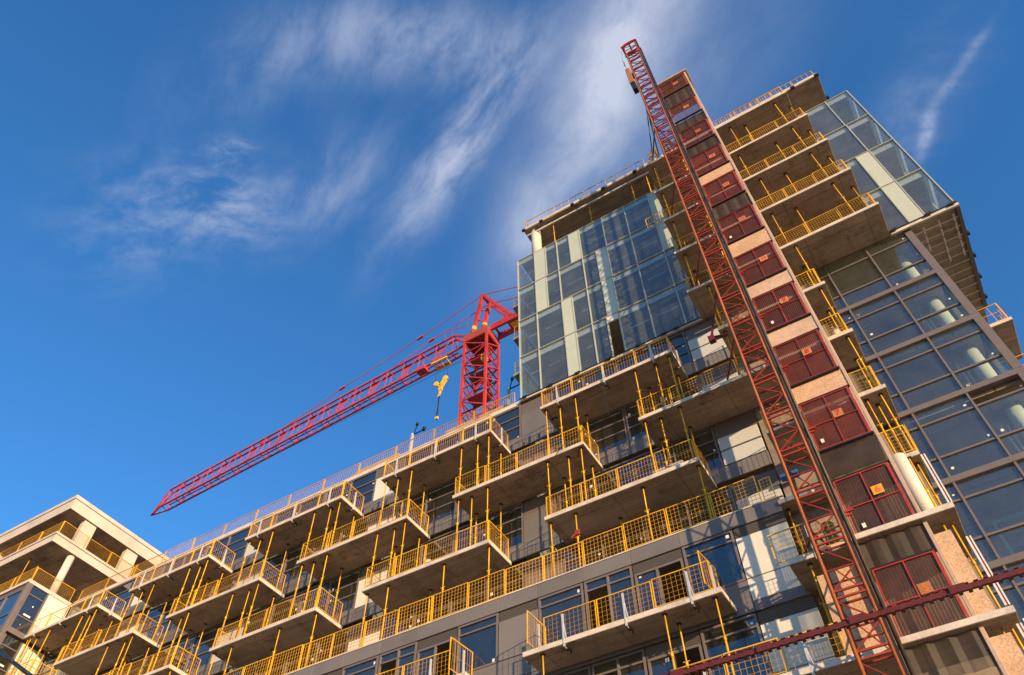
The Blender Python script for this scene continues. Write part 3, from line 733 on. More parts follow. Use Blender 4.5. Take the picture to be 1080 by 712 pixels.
# ------------------------------------------------------------------ shoring posts
PROTO = {}
def post_proto(h, mat):
    key = (round(h, 2), mat)
    if key in PROTO: return PROTO[key]
    root = thing('shoring_post', 'tmp', 'shoring post', (0, 0, 0))
    m = M[mat]; j = h*.56
    MB().tube((0, 0, .012), (0, 0, j), .062, m, 8).build('outer_tube', m, root)
    MB().tube((0, 0, j), (0, 0, h-.012), .046, m, 8).build('inner_tube', m, root)
    s = MB(); s.tube((0, 0, j-.1), (0, 0, j+.02), .085, m, 8); s.bar((-.1, 0, j+.04), (.1, 0, j+.04), .018, m); s.build('collar', m, root)
    MB().box(-.07, .07, -.07, .07, 0, .012, m).build('base_plate', m, root); MB().box(-.07, .07, -.07, .07, h-.012, h-.002, M['black']).build('head_plate', m, root)
    PROTO[key] = [root, False]
    return PROTO[key]
def post(x, y, z0, z1, label, mat='yellow', group='yellow shoring posts between the balconies'):
    pr = post_proto(z1-z0, mat)
    if not pr[1]: o = pr[0]; pr[1] = True
    else: o = copy_tree(pr[0])
    o.location = (x, y, z0)
    o.rotation_euler = (random.uniform(-.006, .006), random.uniform(-.006, .006), 0)
    tag(o, label, 'shoring post', group)
    return o
def bname(k, a):
    if k in rows:
        for i, (p, q) in enumerate(rows[k]):
            if abs(p-a) < .01: return f'{ORD[i]} balcony of the {ROWN[k]} row'
        return {10: 'upper balcony behind the mast', 9: 'middle balcony behind the mast', 8: 'lower balcony behind the mast'}[k]
    return {11: 'fifth', 12: 'fourth', 13: 'third', 14: 'second', 15: 'topmost'}[k]+' big balcony from the top'
for (k, a, b) in RUN:            # upper slab
    for (k2, a2, b2) in RUN:     # slab it is propped from
        if k2 != k-1: continue
        p, q = max(a, a2), min(b, b2)
        if q-p < .5: continue
        z0 = LV[k2]+TH; z1 = LV[k]
        if q-p < 3:
            spots = [('left', 'front', p+.18, 20.06), ('right', 'front', q-.2, 20.06), ('inner', 'front', p+.75, 20.2), ('left', 'back', p+.3, 21.2), ('right', 'back', q-.3, 21.2)]
            if q-p < 1.2: spots = spots[:1]+spots[4:]
            if abs(b-q) < .02 and q-p > 1.2: spots[2] = ('inner', 'front', q-.85, 20.2)
        elif k >= 12:
            spots = [('leftmost', 'front', p+.35, 20.15), ('second', 'front', -1.2, 20.3), ('third', 'front', 1.35+.3*(k % 2), 20.2), ('fourth', 'front', 2.35+.4*(k % 3), 20.5), ('fifth', 'front', 4.1, 20.15), ('rightmost', 'back', 4.75, 20.75), ('leftmost', 'back', p+.4, 21.2)]
        else:
            spots = [('left', 'front', p+.2, 20.06), ('middle', 'front', (p+q)/2+.3, 20.2), ('right', 'front', q-.25, 20.06), ('right', 'back', q-.3, 21.2)]
        for (s1, s2, x, y) in spots:
            post(x, y, z0, z1, f'{s1} {s2} post at the {"left" if (p+q)/2 < (a+b)/2-.5 else "right" if (p+q)/2 > (a+b)/2+.5 else "middle"} under the {bname(k, a)}',
                 'orange' if k >= 12 and x > .3 and s1 in ('third', 'rightmost', 'fourth') else 'yellow')
for i, (a, b) in enumerate(rows[8]):
    for s1, dx in (('leftmost', .12), ('second', 1.14), ('third', 3.8), ('rightmost', b-a-.14)):
        post(a+dx, 20.12, 15.70, LV[8], f'{s1} front post on the terrace under the {bname(8, a)}')
    post(a+2.4, 21.2, 15.70, LV[8], f'rear post on the terrace under the {bname(8, a)}')
for s1, x, y in (('leftmost', -10.3, 18.95), ('second', -8.6, 18.95), ('third', -6.35, 18.95), ('rightmost', -4.85, 18.95), ('rear', -6.2, 19.6)):
    if x > -6.5: post(x, y, LV[5]+TH, LV[6], f'{s1} shoring post under the large low balcony')
    elif x < -9: post(x, y, LV[5]+TH, LV[6], f'{s1} shoring post under the large low balcony')
    else: post(x, y, 6.6, LV[6], f'{s1} shoring post under the large low balcony') if False else None
# right of the gates
for k in (7, 8, 9, 10):
    w = {7: 'under the lowest small balcony', 8: 'under the third small balcony', 9: 'under the second small balcony', 10: 'under the topmost small balcony'}[k]
    zz = {7: LV[6]+TH, 8: LV[7]+TH, 9: LV[8]+TH, 10: LV[9]+TH}[k]
    if k == 7:
        post(1.36, 18.95+.98, zz, LV[7], f'left of two yellow shoring posts {w} beside the white column'); post(1.52, 20.3, zz, LV[7], f'right of two yellow shoring posts {w} beside the white column')
    elif k == 8:
        post(1.12, 20.1, zz, LV[8], f'left of three yellow shoring posts {w}'); post(1.36, 20.5, zz, LV[8], f'middle of three yellow shoring posts {w}'); post(1.56, 20.1, zz, LV[8], f'right of three yellow shoring posts {w}')
post(1.22, 18.85, LV[5]+TH, LV[6], 'left of two yellow posts beside the strand board right of gate five'); post(1.42, 19.0, LV[5]+TH, LV[6], 'right of two yellow posts beside the strand board right of gate five')
post(1.22, 18.9, 6.7, LV[5], 'left of two yellow posts below gate five at the bottom edge'); post(1.42, 18.95, 6.7, LV[5], 'right of two yellow posts below gate five at the bottom edge')
post(-2.15, 18.85, LV[5]+TH, LV[6], 'yellow shoring post in front of the strand board left of the hoist mast')
post(-2.35, 20.3, LV[6]+TH, LV[7], 'yellow post behind the small balcony beside the hoist mast')
# posts in the open top storey
for i, x in enumerate((-9.9, -7.4, -4.6, -3.6)):
    post(x, 21.9, 39.42, 42.42, f'{ORD[i]} yellow post from the left in the open storey above the glass box', group='posts of the open top storey')
for i, (x, y) in enumerate(((-53, 19.2), (-49.4, 19.1), (-46.2, 19.1))):
    post(x, y, 27.05, 29.75, f'{ORD[i]} yellow post from the left on the far left terrace', group='posts of the far left terrace')
for i, (x, y) in enumerate(((-43.1, 20.06), (-42.2, 20.06), (-41.9, 20.06))):
    post(x, y, LV[9]+TH, LV[10], f'{ORD[i]} yellow post from the left at the bottom left corner', group='posts of the bottom left corner') if i == 0 else None

# ------------------------------------------------------------------ landing tower and gates
T = thing('landing_tower', 'timber framed hoist landing tower with board infills climbing the building front', 'scaffold tower', (0, 19, GZ))
gx0, gx1, gy = -.82, .80, 18.5
for x in (gx0-.06, gx1+.05):
    MB().box(x-.05, x+.05, gy, gy+.09, GZ, 44.85, M['post'], bev=.01).build('corner_post', None, T)
    MB().box(x-.05, x+.05, 19.7, 19.78, GZ, 44.85, M['post']).build('corner_post', None, T)
MB().box(gx0-.2, gx1+.22, gy-.1, 19.75, 44.86, 44.98, M['timber'], bev=.01).build('top_board', None, T)
LG = {4: 6.6, 5: 9.56, 6: 12.42, 7: 15.48, 8: 18.3, 9: 21.13, 10: 23.95, 11: 27.0, 12: 30.1, 13: 33.05, 14: 36.1, 15: 39.3, 16: 42.98}
band = {16: 'net', 15: 'net', 14: 'net', 13: 'osb', 12: 'net', 11: 'osb', 10: 'ply', 9: 'ply', 8: 'osb', 7: 'net2', 6: 'net3', 5: 'net3'}
lab = {'osb': 'strand board infill', 'ply': 'smooth pinkish plywood infill', 'net': 'dark netting', 'net2': 'bulging dark netting', 'net3': 'brown ribbed netting'}
for k in range(5, 17):
    zb = LG[k]; zl = (LG[k-1]+1.93)
    MB().box(gx0, gx1, gy+.1, 19.72, zb-.09, zb-.02, M['post']).build('landing_deck', None, T)
    t = band[k]; s = MB()
    if t in ('osb', 'ply'):
        s.box(gx0+.0, gx1+.0, gy+.03, gy+.05, zl+.03, zb-.10, M[t]); nm = 'board_panel'
    elif t == 'net2':
        n = 8; pr = None
        for i in range(n):
            a0, a1 = i/n, (i+1)/n
            y0 = gy+.05-.16*math.sin(PI*a0)*.9; y1 = gy+.05-.16*math.sin(PI*a1)*.9
            za, zc = zl+.03+(zb-.2-zl)*a0, zl+.03+(zb-.2-zl)*a1
            vv = [s.bm.verts.new(p) for p in ((gx0, y0, za), (gx1, y0, za), (gx1, y1, zc), (gx0, y1, zc))]
            s.bm.faces.new(vv).material_index = s.mi(M['net'])
        nm = 'net_panel'
    else:
        n = 10
        for i in range(n):
            x0_, x1_ = gx0+(gx1-gx0)*i/n, gx0+(gx1-gx0)*(i+1)/n
            y0, y1 = gy+.05+.03*math.sin(i*2.1+k), gy+.05+.03*math.sin((i+1)*2.1+k)
            vv = [s.bm.verts.new(p) for p in ((x0_, y0, zl+.03), (x1_, y1, zl+.03), (x1_, y1, zb-.1), (x0_, y0, zb-.1))]
            s.bm.faces.new(vv).material_index = s.mi(M['net'])
        nm = 'net_panel'
    s.build(nm, None, T)['label'] = lab[t]
# extra strand boards beside the tower
s = MB().box(.9, 1.3, 18.62, 18.64, 9.74, 11.95, M['osb']).build('strand_board', None); tag(s, 'tall strand board sheet just right of gate five', 'board')
s = MB().box(.9, 1.34, 18.62, 18.64, 7.0, 9.2, M['osb']).build('strand_board', None); tag(s, 'strand board sheet at the bottom edge, right of the tower under gate five', 'board')
s = MB().box(-2.07, -1.1, 18.7, 18.72, 9.72, 11.9, M['osb']).build('strand_board', None); tag(s, 'large strand board sheet standing behind the hoist mast at its foot', 'board')

def text_mesh(s, size, mat, name, parent, x, y, z):
    cu = bpy.data.curves.new(name, 'FONT'); cu.body = s; cu.size = size; cu.align_x = 'CENTER'; cu.align_y = 'CENTER'; cu.extrude = .003; cu.resolution_u = 3; cu.offset = .008
    to = bpy.data.objects.new(name, cu); C.objects.link(to)
    dg = bpy.context.evaluated_depsgraph_get(); me = bpy.data.meshes.new_from_object(to.evaluated_get(dg))
    bpy.data.objects.remove(to); me.transform(Matrix.Rotation(PI/2, 4, 'X')); 
    base = worldloc(parent); me.transform(Matrix.Translation(Vector((x, y, z))-base))
    me.materials.clear(); me.materials.append(mat)
    o = bpy.data.objects.new(name, me); C.objects.link(o); o.parent = parent
    return o
gate_h = 1.9
for k in range(5, 17):
    sx, sz = random.uniform(-.05, .06), random.uniform(-.07, .09)
    desc = 'ribbed brown mesh' if k <= 6 else 'dark red mesh'
    nmg = f'red framed landing gate with {desc} and hand-lettered number {k} sign'
    zb = LG[k]; h = gate_h if k < 16 else 1.55
    G_ = thing('landing_gate', nmg, 'gate', (0, gy, zb), 'landing gates up the hoist tower')
    x0, x1 = -.76, .74; y = gy-.02; fw = .032
    s = MB(); m = M['gate']
    s.box(x0, x1, y-.02, y+.02, zb, zb+fw); s.box(x0, x1, y-.02, y+.02, zb+h-fw, zb+h)
    s.box(x0, x0+.035, y-.019, y+.019, zb+fw, zb+h-fw); s.box(x1-.065, x1, y-.019, y+.019, zb+fw, zb+h-fw)
    s.box(-.03, .0, y-.018, y+.018, zb+fw, zb+h-fw)
    s.box(x0+.035, -.031, y-.017, y+.017, zb+h*.48, zb+h*.494); s.box(.001, x1-.065, y-.017, y+.017, zb+h*.48, zb+h*.494)
    s.build('gate_frame', m, G_)
    MB().box(x0-.02, x1+.05, y-.03, y+.06, zb+h+.004, zb+h+.05, M['black']).build('head_bar', None, G_)
    MB().box(x0-.02, x1+.05, y-.03, y+.06, zb-.06, zb-.006, M['black']).build('sill_bar', None, G_)
    MB().box(x0+.05, x1-.05, y+.022, y+.026, zb+.03, zb+h-.03).build('mesh_sheet', M['gate_mesh_b' if k <= 6 else 'gate_mesh' if k < 15 else 'gate_mesh_l'], G_)
    sg = MB().box(.02+sx, .31+sx, y-.035, y-.026, zb+h*.51+sz, zb+h*.51+.28+sz, M['sign_y' if k == 6 else 'sign'], bev=.002).build('number_sign', None, G_)
    text_mesh(str(k), .28 if k < 10 else .22, M['ink_o' if k in (5, 6) else 'ink'], 'number', sg, .165+sx, y-.037, zb+h*.51+.14+sz)
    s = MB(); s.box(x0-.07, x0+.2, y-.06, y-.022, zb+h*.43, zb+h*.46); s.box(x0-.07, x0+.12, y-.06, y-.022, zb+h*.37, zb+h*.40); s.box(x0-.1, x0-.03, y-.05, y+.0, zb+h*.34, zb+h*.56)
    s.build('latch', M['gate'], G_)
    if k in (6, 7, 9, 11): MB().box(x0+.12+abs(sx)*3, x0+.21+abs(sx)*3, y-.03, y-.022, zb+.22, zb+.36, M['sticker']).build('tag_plate', None, G_)

for o in list(C.objects):
    if o.name.startswith('landing_gate'): o.rotation_euler = (random.uniform(-.008, .008), 0, random.uniform(-.012, .012))
# ------------------------------------------------------------------ hoist mast
H = thing('hoist_mast', 'tall red lattice hoist mast with rusty left rail, rising past the roof', 'hoist mast', (-1.35, 17.95, GZ))
mx0, mx1, my0, my1 = -1.74, -.98, 17.62, 18.2
SEC = 1.508; nsec = int((50.9-GZ)/SEC)+1
sec = None
zs0 = GZ
s = MB(); z = zs0; m = M['mast']
for zz in (z+.04, z+.22, z+.78):
    w = .048 if zz < z+.5 else .036
    for (a, b) in (((mx0, my0), (mx1, my0)), ((mx0, my1), (mx1, my1)), ((mx0, my0), (mx0, my1)), ((mx1, my0), (mx1, my1))):
        if zz < z+.1 and a != (mx0, my0): continue
        s.bar((*a, zz), (*b, zz), w, m)
s.bar((mx0, my0, z+.22), (mx1, my0, z+.78), .032, m); s.bar((mx1, my0, z+.78), (mx0, my0, z+1.5), .032, m)
s.bar((mx1, my1, z+.22), (mx0, my1, z+1.5), .03, m)
for xx in (mx0, mx1): s.bar((xx, my0, z+.22), (xx, my1, z+1.5), .03, m)
first = s.build('mast_section', None, H)
for i in range(1, nsec):
    c = first.copy(); C.objects.link(c); c.parent = H; c.location = (0, 0, i*SEC)
ztop = GZ+nsec*SEC
MB().tube((mx0, my0, GZ), (mx0, my0, ztop), .095, M['mast_o'], 10).tube((mx0, my1, GZ), (mx0, my1, ztop), .08, M['mast_o'], 10).build('corner_rail', None, H)
MB().tube((mx1, my0, GZ), (mx1, my0, ztop), .08, M['mast_o'], 10).tube((mx1, my1, GZ), (mx1, my1, ztop), .08, M['mast_o'], 10).build('corner_rail', None, H)
s = MB(); s.box(mx1+.045, mx1+.11, my0-.02, my0+.07, GZ, ztop-.2, M['rack']); s.tube((mx1+.17, my0+.05, GZ), (mx1+.17, my0+.05, ztop-1.5), .10, M['rack'], 10); s.tube((mx1+.12, my1, GZ), (mx1+.12, my1, ztop-1.5), .06, M['mast_o'], 10)
s.build('gear_rack', None, H)
# head sheave frame
s = MB()
n = 10
for i in range(n):
    a0 = PI*i/n; a1 = PI*(i+1)/n
    for yy in (my0-.06, my1+.06):
        s.bar((-1.36+.52*math.cos(a0)-.02, yy, ztop+.05+.22*math.sin(a0)), (-1.36+.52*math.cos(a1)-.02, yy, ztop+.05+.22*math.sin(a1)), .07, M['crane'])
for yy in (my0-.06, my1+.06):
    s.bar((mx0-.14, yy, ztop), (mx1+.14, yy, ztop), .09, M['crane'])
for x in (mx0-.1, -1.36, mx1+.1): s.bar((x, my0-.06, ztop+.05), (x, my1+.06, ztop+.05), .09, M['crane'])
s.tube((-1.0, my0-.03, ztop-1.9), (-1.0+.001, my0-.1, ztop-1.9), .26, M['crane'], 16)
s.bar((-1.0, my0-.05, ztop-1.9), (-1.0, my1, ztop-1.9), .06, M['mast']); s.bar((-1.0, my1, ztop-1.9), (-1.0, my1, ztop+.05), .05, M['mast'])
s.build('head_sheave', None, H)
# cable box hung on the left side
s = MB(); s.box(-2.14, -1.86, 17.5, 17.95, 45.0, 47.3, M['sign'], bev=.02); s.box(-2.1, -1.83, 17.55, 17.9, 44.0, 44.99, M['black'], bev=.02)
s.box(-1.86, -1.72, 17.6, 17.9, 46.2, 46.5, M['black'])
s.bar((-2.02, 17.7, 47.3), (-2.1, 17.65, 49.2), .03, M['cable']); s.bar((-2.08, 17.66, 48.4), (-2.05, 17.68, 48.9), .07, M['sign']); s.bar((-2.1, 17.65, 49.2), (-1.95, 17.7, 51.2), .012, M['cable'])
s.build('cable_box', None, H)
# ties to the slabs
for k in (6, 9, 11, 13, 15):
    z = LV[k]+.45; s = MB()
    s.bar((mx0, my1, z), (-2.8, 20.2, z), .06, M['crane_d']); s.bar((mx1, my1, z), (-1.2, 20.2, z), .06, M['crane_d']); s.bar((mx0, my1, z), (-1.2, 20.2, z), .05, M['crane_d'])
    s.build('wall_tie', None, H)
s = MB(); s.bar((-1.85, 18.5, 42.3), (-2.26, 19.9, 39.9), .07, M['black']); s.bar((-1.72, 18.3, 43.6), (-2.6, 19.9, 39.9), .05, M['black']); s.build('stay', None, H)
s = MB(); s.bar((-1.86, 19.6, 35.0), (-1.86, 19.6, 26.2), .03, M['beam']); s.bar((-1.86, 19.6, 26.2), (-2.74, 19.6, 23.35), .07, M['beam']); s.box(-2.86, -2.62, 19.5, 19.7, 23.1, 23.4, M['beam']); s.bar((-2.7, 19.6, 23.3), (-2.2, 19.9, 23.5), .1, M['beam'])
o = s.build('hanging_hook', None); tag(o, 'dark red lifting line and hook block hanging left of the hoist mast', 'hook')

# ------------------------------------------------------------------ white downpipes right of the tower
for i, (a, b, x) in enumerate(((12.62, 14.25, 1.6), (9.75, 11.6, 1.56), (6.8, 9.3, 1.56))):
    r = thing('cladding_track', f'{["upper", "middle", "lowest"][i]} white vertical track with dark red stripe, right of the gates', 'track', (x, 18.6, a), 'white tracks')
    MB().box(x-.05, x-.005, 18.55, 18.6, a, b, M['white']).box(x+.03, x+.065, 18.56, 18.6, a, b, M['white']).build('rail', None, r)
    MB().box(x-.004, x+.029, 18.575, 18.595, a, b, M['gate']).build('stripe', None, r)
o = MB().tube((-1.42, 19.4, 12.6), (-1.40, 19.4, 13.75), .34, M['green'], 14).build('tarp_roll', None); tag(o, 'green rolled tarp standing behind the hoist mast', 'tarp roll')
o = MB().box(-2.35, -1.75, 21.2, 21.5, 17.3, 17.42, M['blue'], bev=.02).build('tarp', None); tag(o, 'small folded blue tarp left of the hoist mast', 'tarp')

# ------------------------------------------------------------------ roof clutter
def stack(x0, x1, y, z, label, rows_=4, name='timber_stack', mat='timber', ln=None):
    s = MB()
    for i in range(rows_):
        for j in range(3):
            a = x0+random.uniform(0, .3); b = x1-random.uniform(0, .3)
            s.box(a, b, y+j*.16, y+j*.16+.14, z+i*.1, z+i*.1+.08)
    for x in (x0+.5, (x0+x1)/2, x1-.5): s.box(x-.05, x+.05, y-.02, y+.5, z-.08, z-.002)
    o = s.build(name, M[mat], None); return tag(o, label, 'timber stack', 'timber stacks on the low roof')
for a, b, t in ((-23.5, -20.3, 'left'), (-17.6, -15.6, 'middle'), (-15.4, -13.4, 'right')):
    o = stack(a, b, 22.5, 28.15, f'{t} stack of brown planks behind the low roof guardrail', 4)
    tr = MB()
    for x in (a+.4, b-.4):
        tr.box(x-.04, x+.04, 22.5, 22.58, 27.14, 28.06); tr.box(x-.04, x+.04, 22.9, 22.98, 27.14, 28.06); tr.box(x-.04, x+.04, 22.581, 22.899, 27.9, 27.98)
    q = tr.build('trestle', M['timber']); tag(q, f'timber trestles carrying the {t} plank stack on the low roof', 'trestle')
# loose boards by the top of the mast
s = MB()
for i in range(9):
    x = -3.0+i*.2; lean = random.uniform(-.5, .5)
    s.bar((x, 19.98, 39.4), (x+lean, 20.1, 40.5+random.random()*.9), .14, M['timber'], .06)
o = s.build('loose_boards', None); tag(o, 'loose timber boards leaning on the slab edge left of the hoist mast', 'boards')
def light_pole(x, y, label, h):
    r = thing('roof_pole', label, 'pole', (x, y, 27.14), 'poles on the low roof')
    MB().tube((x, y, 27.14), (x, y, 27.14+h), .2, M['galv'], 14).build('pole', None, r)
    s = MB(); s.bar((x, y, 27.14+h-.05), (x+.75, y, 27.14+h-.05), .05, M['black']); s.tube((x+.7, y, 27.14+h-.1), (x+.9, y-.1, 27.14+h+.02), .18, M['black'], 10)
    s.bar((x+.1, y, 27.14+h), (x+.25, y, 27.14+h+.6), .04, M['black']); s.tube((x+.2, y, 27.14+h+.55), (x+.34, y-.05, 27.14+h+.7), .16, M['black'], 10); s.build('lamp', None, r)
    MB().path([(x, y, 27.14+h-.4), (x-1.3, y, 28.9), (x-3.2, y, 27.6)], .025, M['cable']).build('guy_wire', None, r)
light_pole(-20.0, 23, 'grey pole with two small black lamps on the low roof', 3.0)
light_pole(-13.9, 23, 'grey pole with black lamps beside the glass box corner', 3.1)
s = MB(); s.tube((-13.0, 23.6, 27.14), (-13.0, 23.6, 37.5), .06, M['yellow'], 8); o = s.build('access_pole', None); tag(o, 'thin yellow standard rising beside the left side of the glass box', 'pole')

# ------------------------------------------------------------------ tower crane
K = thing('tower_crane', 'red tower crane behind the building with long lattice jib reaching left', 'tower crane', (-26.7, 39.3, GZ))
cm = M['crane']
def lattice(s, P, Q, n, wc, ww, m, dirs=(0, 1, 2, 3), ends=True, x2=True):
    """four-chord truss between two rectangular ends P and Q (each four corners)"""
    P = [Vector(p) for p in P]; Q = [Vector(q) for q in Q]; k = len(P)
    for a, b in zip(P, Q): s.bar(a, b, wc, m)
    for i in range(n):
        t0, t1 = i/n, (i+1)/n
        for j in range(k):
            a, b = P[j].lerp(Q[j], t0), P[(j+1) % k].lerp(Q[(j+1) % k], t0)
            c, d = P[j].lerp(Q[j], t1), P[(j+1) % k].lerp(Q[(j+1) % k], t1)
            s.bar(a, b, ww, m)
            if not x2 and j in (0, 2): continue
            if (i+j) % 2: s.bar(a, d, ww, m)
            else: s.bar(b, c, ww, m)
    for j in range(k): s.bar(Q[j], Q[(j+1) % k], ww, m)
x0, x1, y0, y1 = -28.05, -25.5, 38.2, 40.35
s = MB(); zz = GZ
secs = 12; sh = (60.0-GZ)/secs
def sq(z): return [(x0, y0, z), (x1, y0, z), (x1, y1, z), (x0, y1, z)]
lattice(s, sq(GZ), sq(GZ+sh), 3, .23, .10, cm)
f0 = s.build('mast_section', None, K)
for i in range(1, secs):
    c = f0.copy(); C.objects.link(c); c.parent = K; c.location = (0, 0, i*sh)
s = MB()
s.box(x0-.1, x1+.1, y0-.1, y0, 60.0, 61.0); s.box(x0-.1, x1+.1, y1, y1+.1, 60.0, 61.0); s.box(x0-.1, x0, y0+.001, y1-.001, 60.0, 61.0); s.box(x1, x1+.1, y0+.001, y1-.001, 60.0, 61.0)
s.box(x0+.02, x1-.02, y0+.02, y1-.02, 60.75, 60.85)
s.build('slewing_collar', M['crane_d'], K)
# inner platforms and winch drums in the mast
for z in (52.0, 55.0, 57.6):
    MB().box(x0+.3, x1-.4, y0+.4, y1-.4, z, z+.06, M['crane_d']).build('rest_platform', None, K)
s = MB()
for (x, y, z) in ((-27.2, 38.9, 55.1), (-26.0, 39.4, 54.6), (-26.0, 39.6, 52.7)): s.tube((x, y-.35, z), (x, y+.35, z), .62, M['black'], 14)
s.build('drum', None, K)
MB().box(-26.2, -25.7, 38.4, 38.9, 56.4, 57.2, M['cabyel']).build('control_box', None, K)
# tower head
s = MB()
a1, a2 = (-27.3, 38.4, 61.2), (-26.0, 38.42, 61.2); t1, t2 = (-26.5, 38.75, 67.8), (-26.45, 40.0, 67.6)
s.bar(a1, t1, .34, cm); s.bar(a2, t2, .34, cm); s.bar(t1, t2, .3, cm)
s.bar(Vector(a1).lerp(Vector(t1), .35), Vector(a2).lerp(Vector(t2), .25), .12, cm); s.bar(Vector(a1).lerp(Vector(t1), .6), Vector(a2).lerp(Vector(t2), .7), .12, cm)
s.bar(t1, (-23.0, 38.75, 61.7), .3, cm); s.bar(t2, (-23.0, 40.2, 61.7), .3, cm)
s.build('tower_head', None, K)
for p, t in ((a1, t1), (a2, t2)):
    s = MB()
    P = Vector(p); T_ = Vector(t); d = (T_-P).normalized()
    s.tube(P+d*.45, P+d*1.0, .5, M['cabyel'], 14); s.tube(P-d*.2, P+d*.45, .55, M['crane_d'], 14)
    s.build('leg_collar', None, K)
# jib
s = MB()
xr, xt = -28.9, -69.8
def zj(x): return 60.55+(x+28)*.0525
n = 19
def sec3(x, h=2.7, w=.9): return [(x, 39.3-w/2, zj(x)), (x, 39.3+w/2, zj(x)), (x, 39.3+w*.3, zj(x)+h), (x, 39.3-w*.3, zj(x)+h)]
A_, B_ = sec3(xr-1.2, 2.95), sec3(xt, 2.5)
lattice(s, A_, B_, n, .17, .08, cm, x2=False)
tip = (-71.9, 39.3, zj(-71.9)-.05)
for p in B_: s.bar(p, tip, .13, cm)
for p in A_[:2]: s.bar(p, (-28.1, p[1], 60.7), .16, cm)
s.bar(A_[3], (-28.1, 38.7, 61.6), .2, cm); s.bar(A_[2], (-28.1, 40.0, 61.6), .2, cm)
s.build('jib', None, K)
s = MB()
for i in range(46):
    x = -30-i*.86; s.box(x-.42, x+.42, 39.22, 39.38, zj(x)+.10, zj(x)+.12, cm)
s.build('jib_walkway', None, K)
s = MB(); s.box(-34.2, -33.1, 38.5, 39.3, zj(-33.6)-.55, zj(-33.6)-.1, cm, bev=.03); s.build('jib_box', None, K)
# counter jib
s = MB(); s.box(-25.4, -11, 38.7, 38.95, 60.9, 61.75, cm); s.box(-25.4, -11, 40.05, 40.3, 60.9, 61.75, cm)
for i in range(10): s.box(-25.2+i*1.45, -25.0+i*1.45, 39.001, 39.999, 61.35, 61.5, cm)
s.build('counter_jib', None, K)
s = MB(); s.box(-23.4, -21.9, 39.1, 39.7, 60.9, 61.28, M['cabyel'], bev=.05); s.build('slewing_motor', None, K)
MB().box(-14.5, -11.2, 38.9, 40.1, 59.2, 61.2, M['conc'], bev=.05).build('counterweight', None, K)
s = MB()
for i in range(9): s.bar((-24+i*1.5, 38.7, 61.75), (-24+i*1.5, 38.7, 62.85), .04, cm)
s.bar((-24, 38.7, 62.85), (-12, 38.7, 62.85), .04, cm); s.build('handrail', None, K)
s = MB()
for i in range(4): s.bar((-30.9+i*.9, 38.6, zj(-30)+2.7-.0*i), (-30.9+i*.9, 38.6, zj(-30)+3.4), .04, cm)
s.bar((-30.9, 38.6, zj(-30)+3.4), (-28.2, 38.6, zj(-30)+3.0), .04, cm); s.build('handrail', None, K)
# tie bars
s = MB()
s.path([t1, (-34.62, 39.0, 66.1), (-45.1, 39.2, 64.3), (-56.5, 39.3, zj(-56.5)+2.62)], .10, cm)
s.path([t2, (-33.5, 39.6, 65.6), (-41.0, 39.3, zj(-41)+2.8)], .10, cm)
s.path([t1, (-12.5, 38.9, 62.2)], .10, cm); s.path([t2, (-12.5, 40.1, 62.2)], .10, cm)
for p in ((-34.62, 39.0, 66.1), (-45.1, 39.2, 64.3), (-33.5, 39.6, 65.6)):
    s.bar((p[0]-.35, p[1], p[2]-.07), (p[0]+.35, p[1], p[2]+.08), .22, cm)
s.build('tie_bar', None, K)
# hoist line under the jib
MB().path([(-29, 39.3, 59.0), (-45, 39.3, 58.0+.6), (-70, 39.3, zj(-70)-.5)], .04, M['cable']).build('rope', None, K)
# trolley and hook
s = MB(); zt_ = zj(-31.5)-.35
s.box(-32.5, -30.6, 38.75, 38.86, zt_, zt_+.2); s.box(-32.5, -30.6, 39.74, 39.85, zt_, zt_+.2)
for x in (-32.3, -31.5, -30.8): s.box(x-.05, x+.05, 38.86, 39.74, zt_+.03, zt_+.15)
s.build('trolley', M['cabyel'], K)
MB().path([(-32.2, 39.3, zt_), (-32.1, 39.3, 57.6)], .035, M['cable']).path([(-30.75, 39.3, zt_), (-30.75, 39.3, 57.9)], .035, M['cable']).build('rope', None, K)
s = MB(); s.tube((-31.95, 39.15, 57.2), (-31.95, 39.45, 57.2), .5, None, 14); s.tube((-30.9, 39.15, 57.5), (-30.9, 39.45, 57.5), .5, None, 14)
s.bar((-31.95, 39.3, 57.05), (-31.4, 39.3, 56.6), .36, None, .3); s.bar((-30.9, 39.3, 57.35), (-31.4, 39.3, 56.6), .36, None, .3); s.bar((-31.4, 39.3, 56.8), (-31.4, 39.3, 55.95), .34, None, .25)
s.bar((-31.4, 39.3, 55.95), (-31.45, 39.3, 55.45), .16); s.bar((-31.45, 39.3, 55.45), (-31.62, 39.3, 55.2), .13)
s.build('hook_block', M['cabyel'], K)
s = MB(); s.bar((-31.5, 39.3, 55.2), (-31.5, 39.3, 52.3), .08, M['rack']); s.bar((-31.42, 39.3, 55.2), (-31.6, 39.3, 52.4), .05, M['cable']); s.box(-31.66, -31.38, 39.2, 39.4, 52.05, 52.35, M['cabyel']); s.build('sling', None, K)

s = MB()
for x in (-26.4, -26.0): s.bar((x, 39.9, 30), (x, 39.9, 60), .06, cm)
for i in range(100): s.bar((-26.4, 39.9, 30.1+i*.3), (-26.0, 39.9, 30.1+i*.3), .03, cm)
s.build('ladder', None, K)
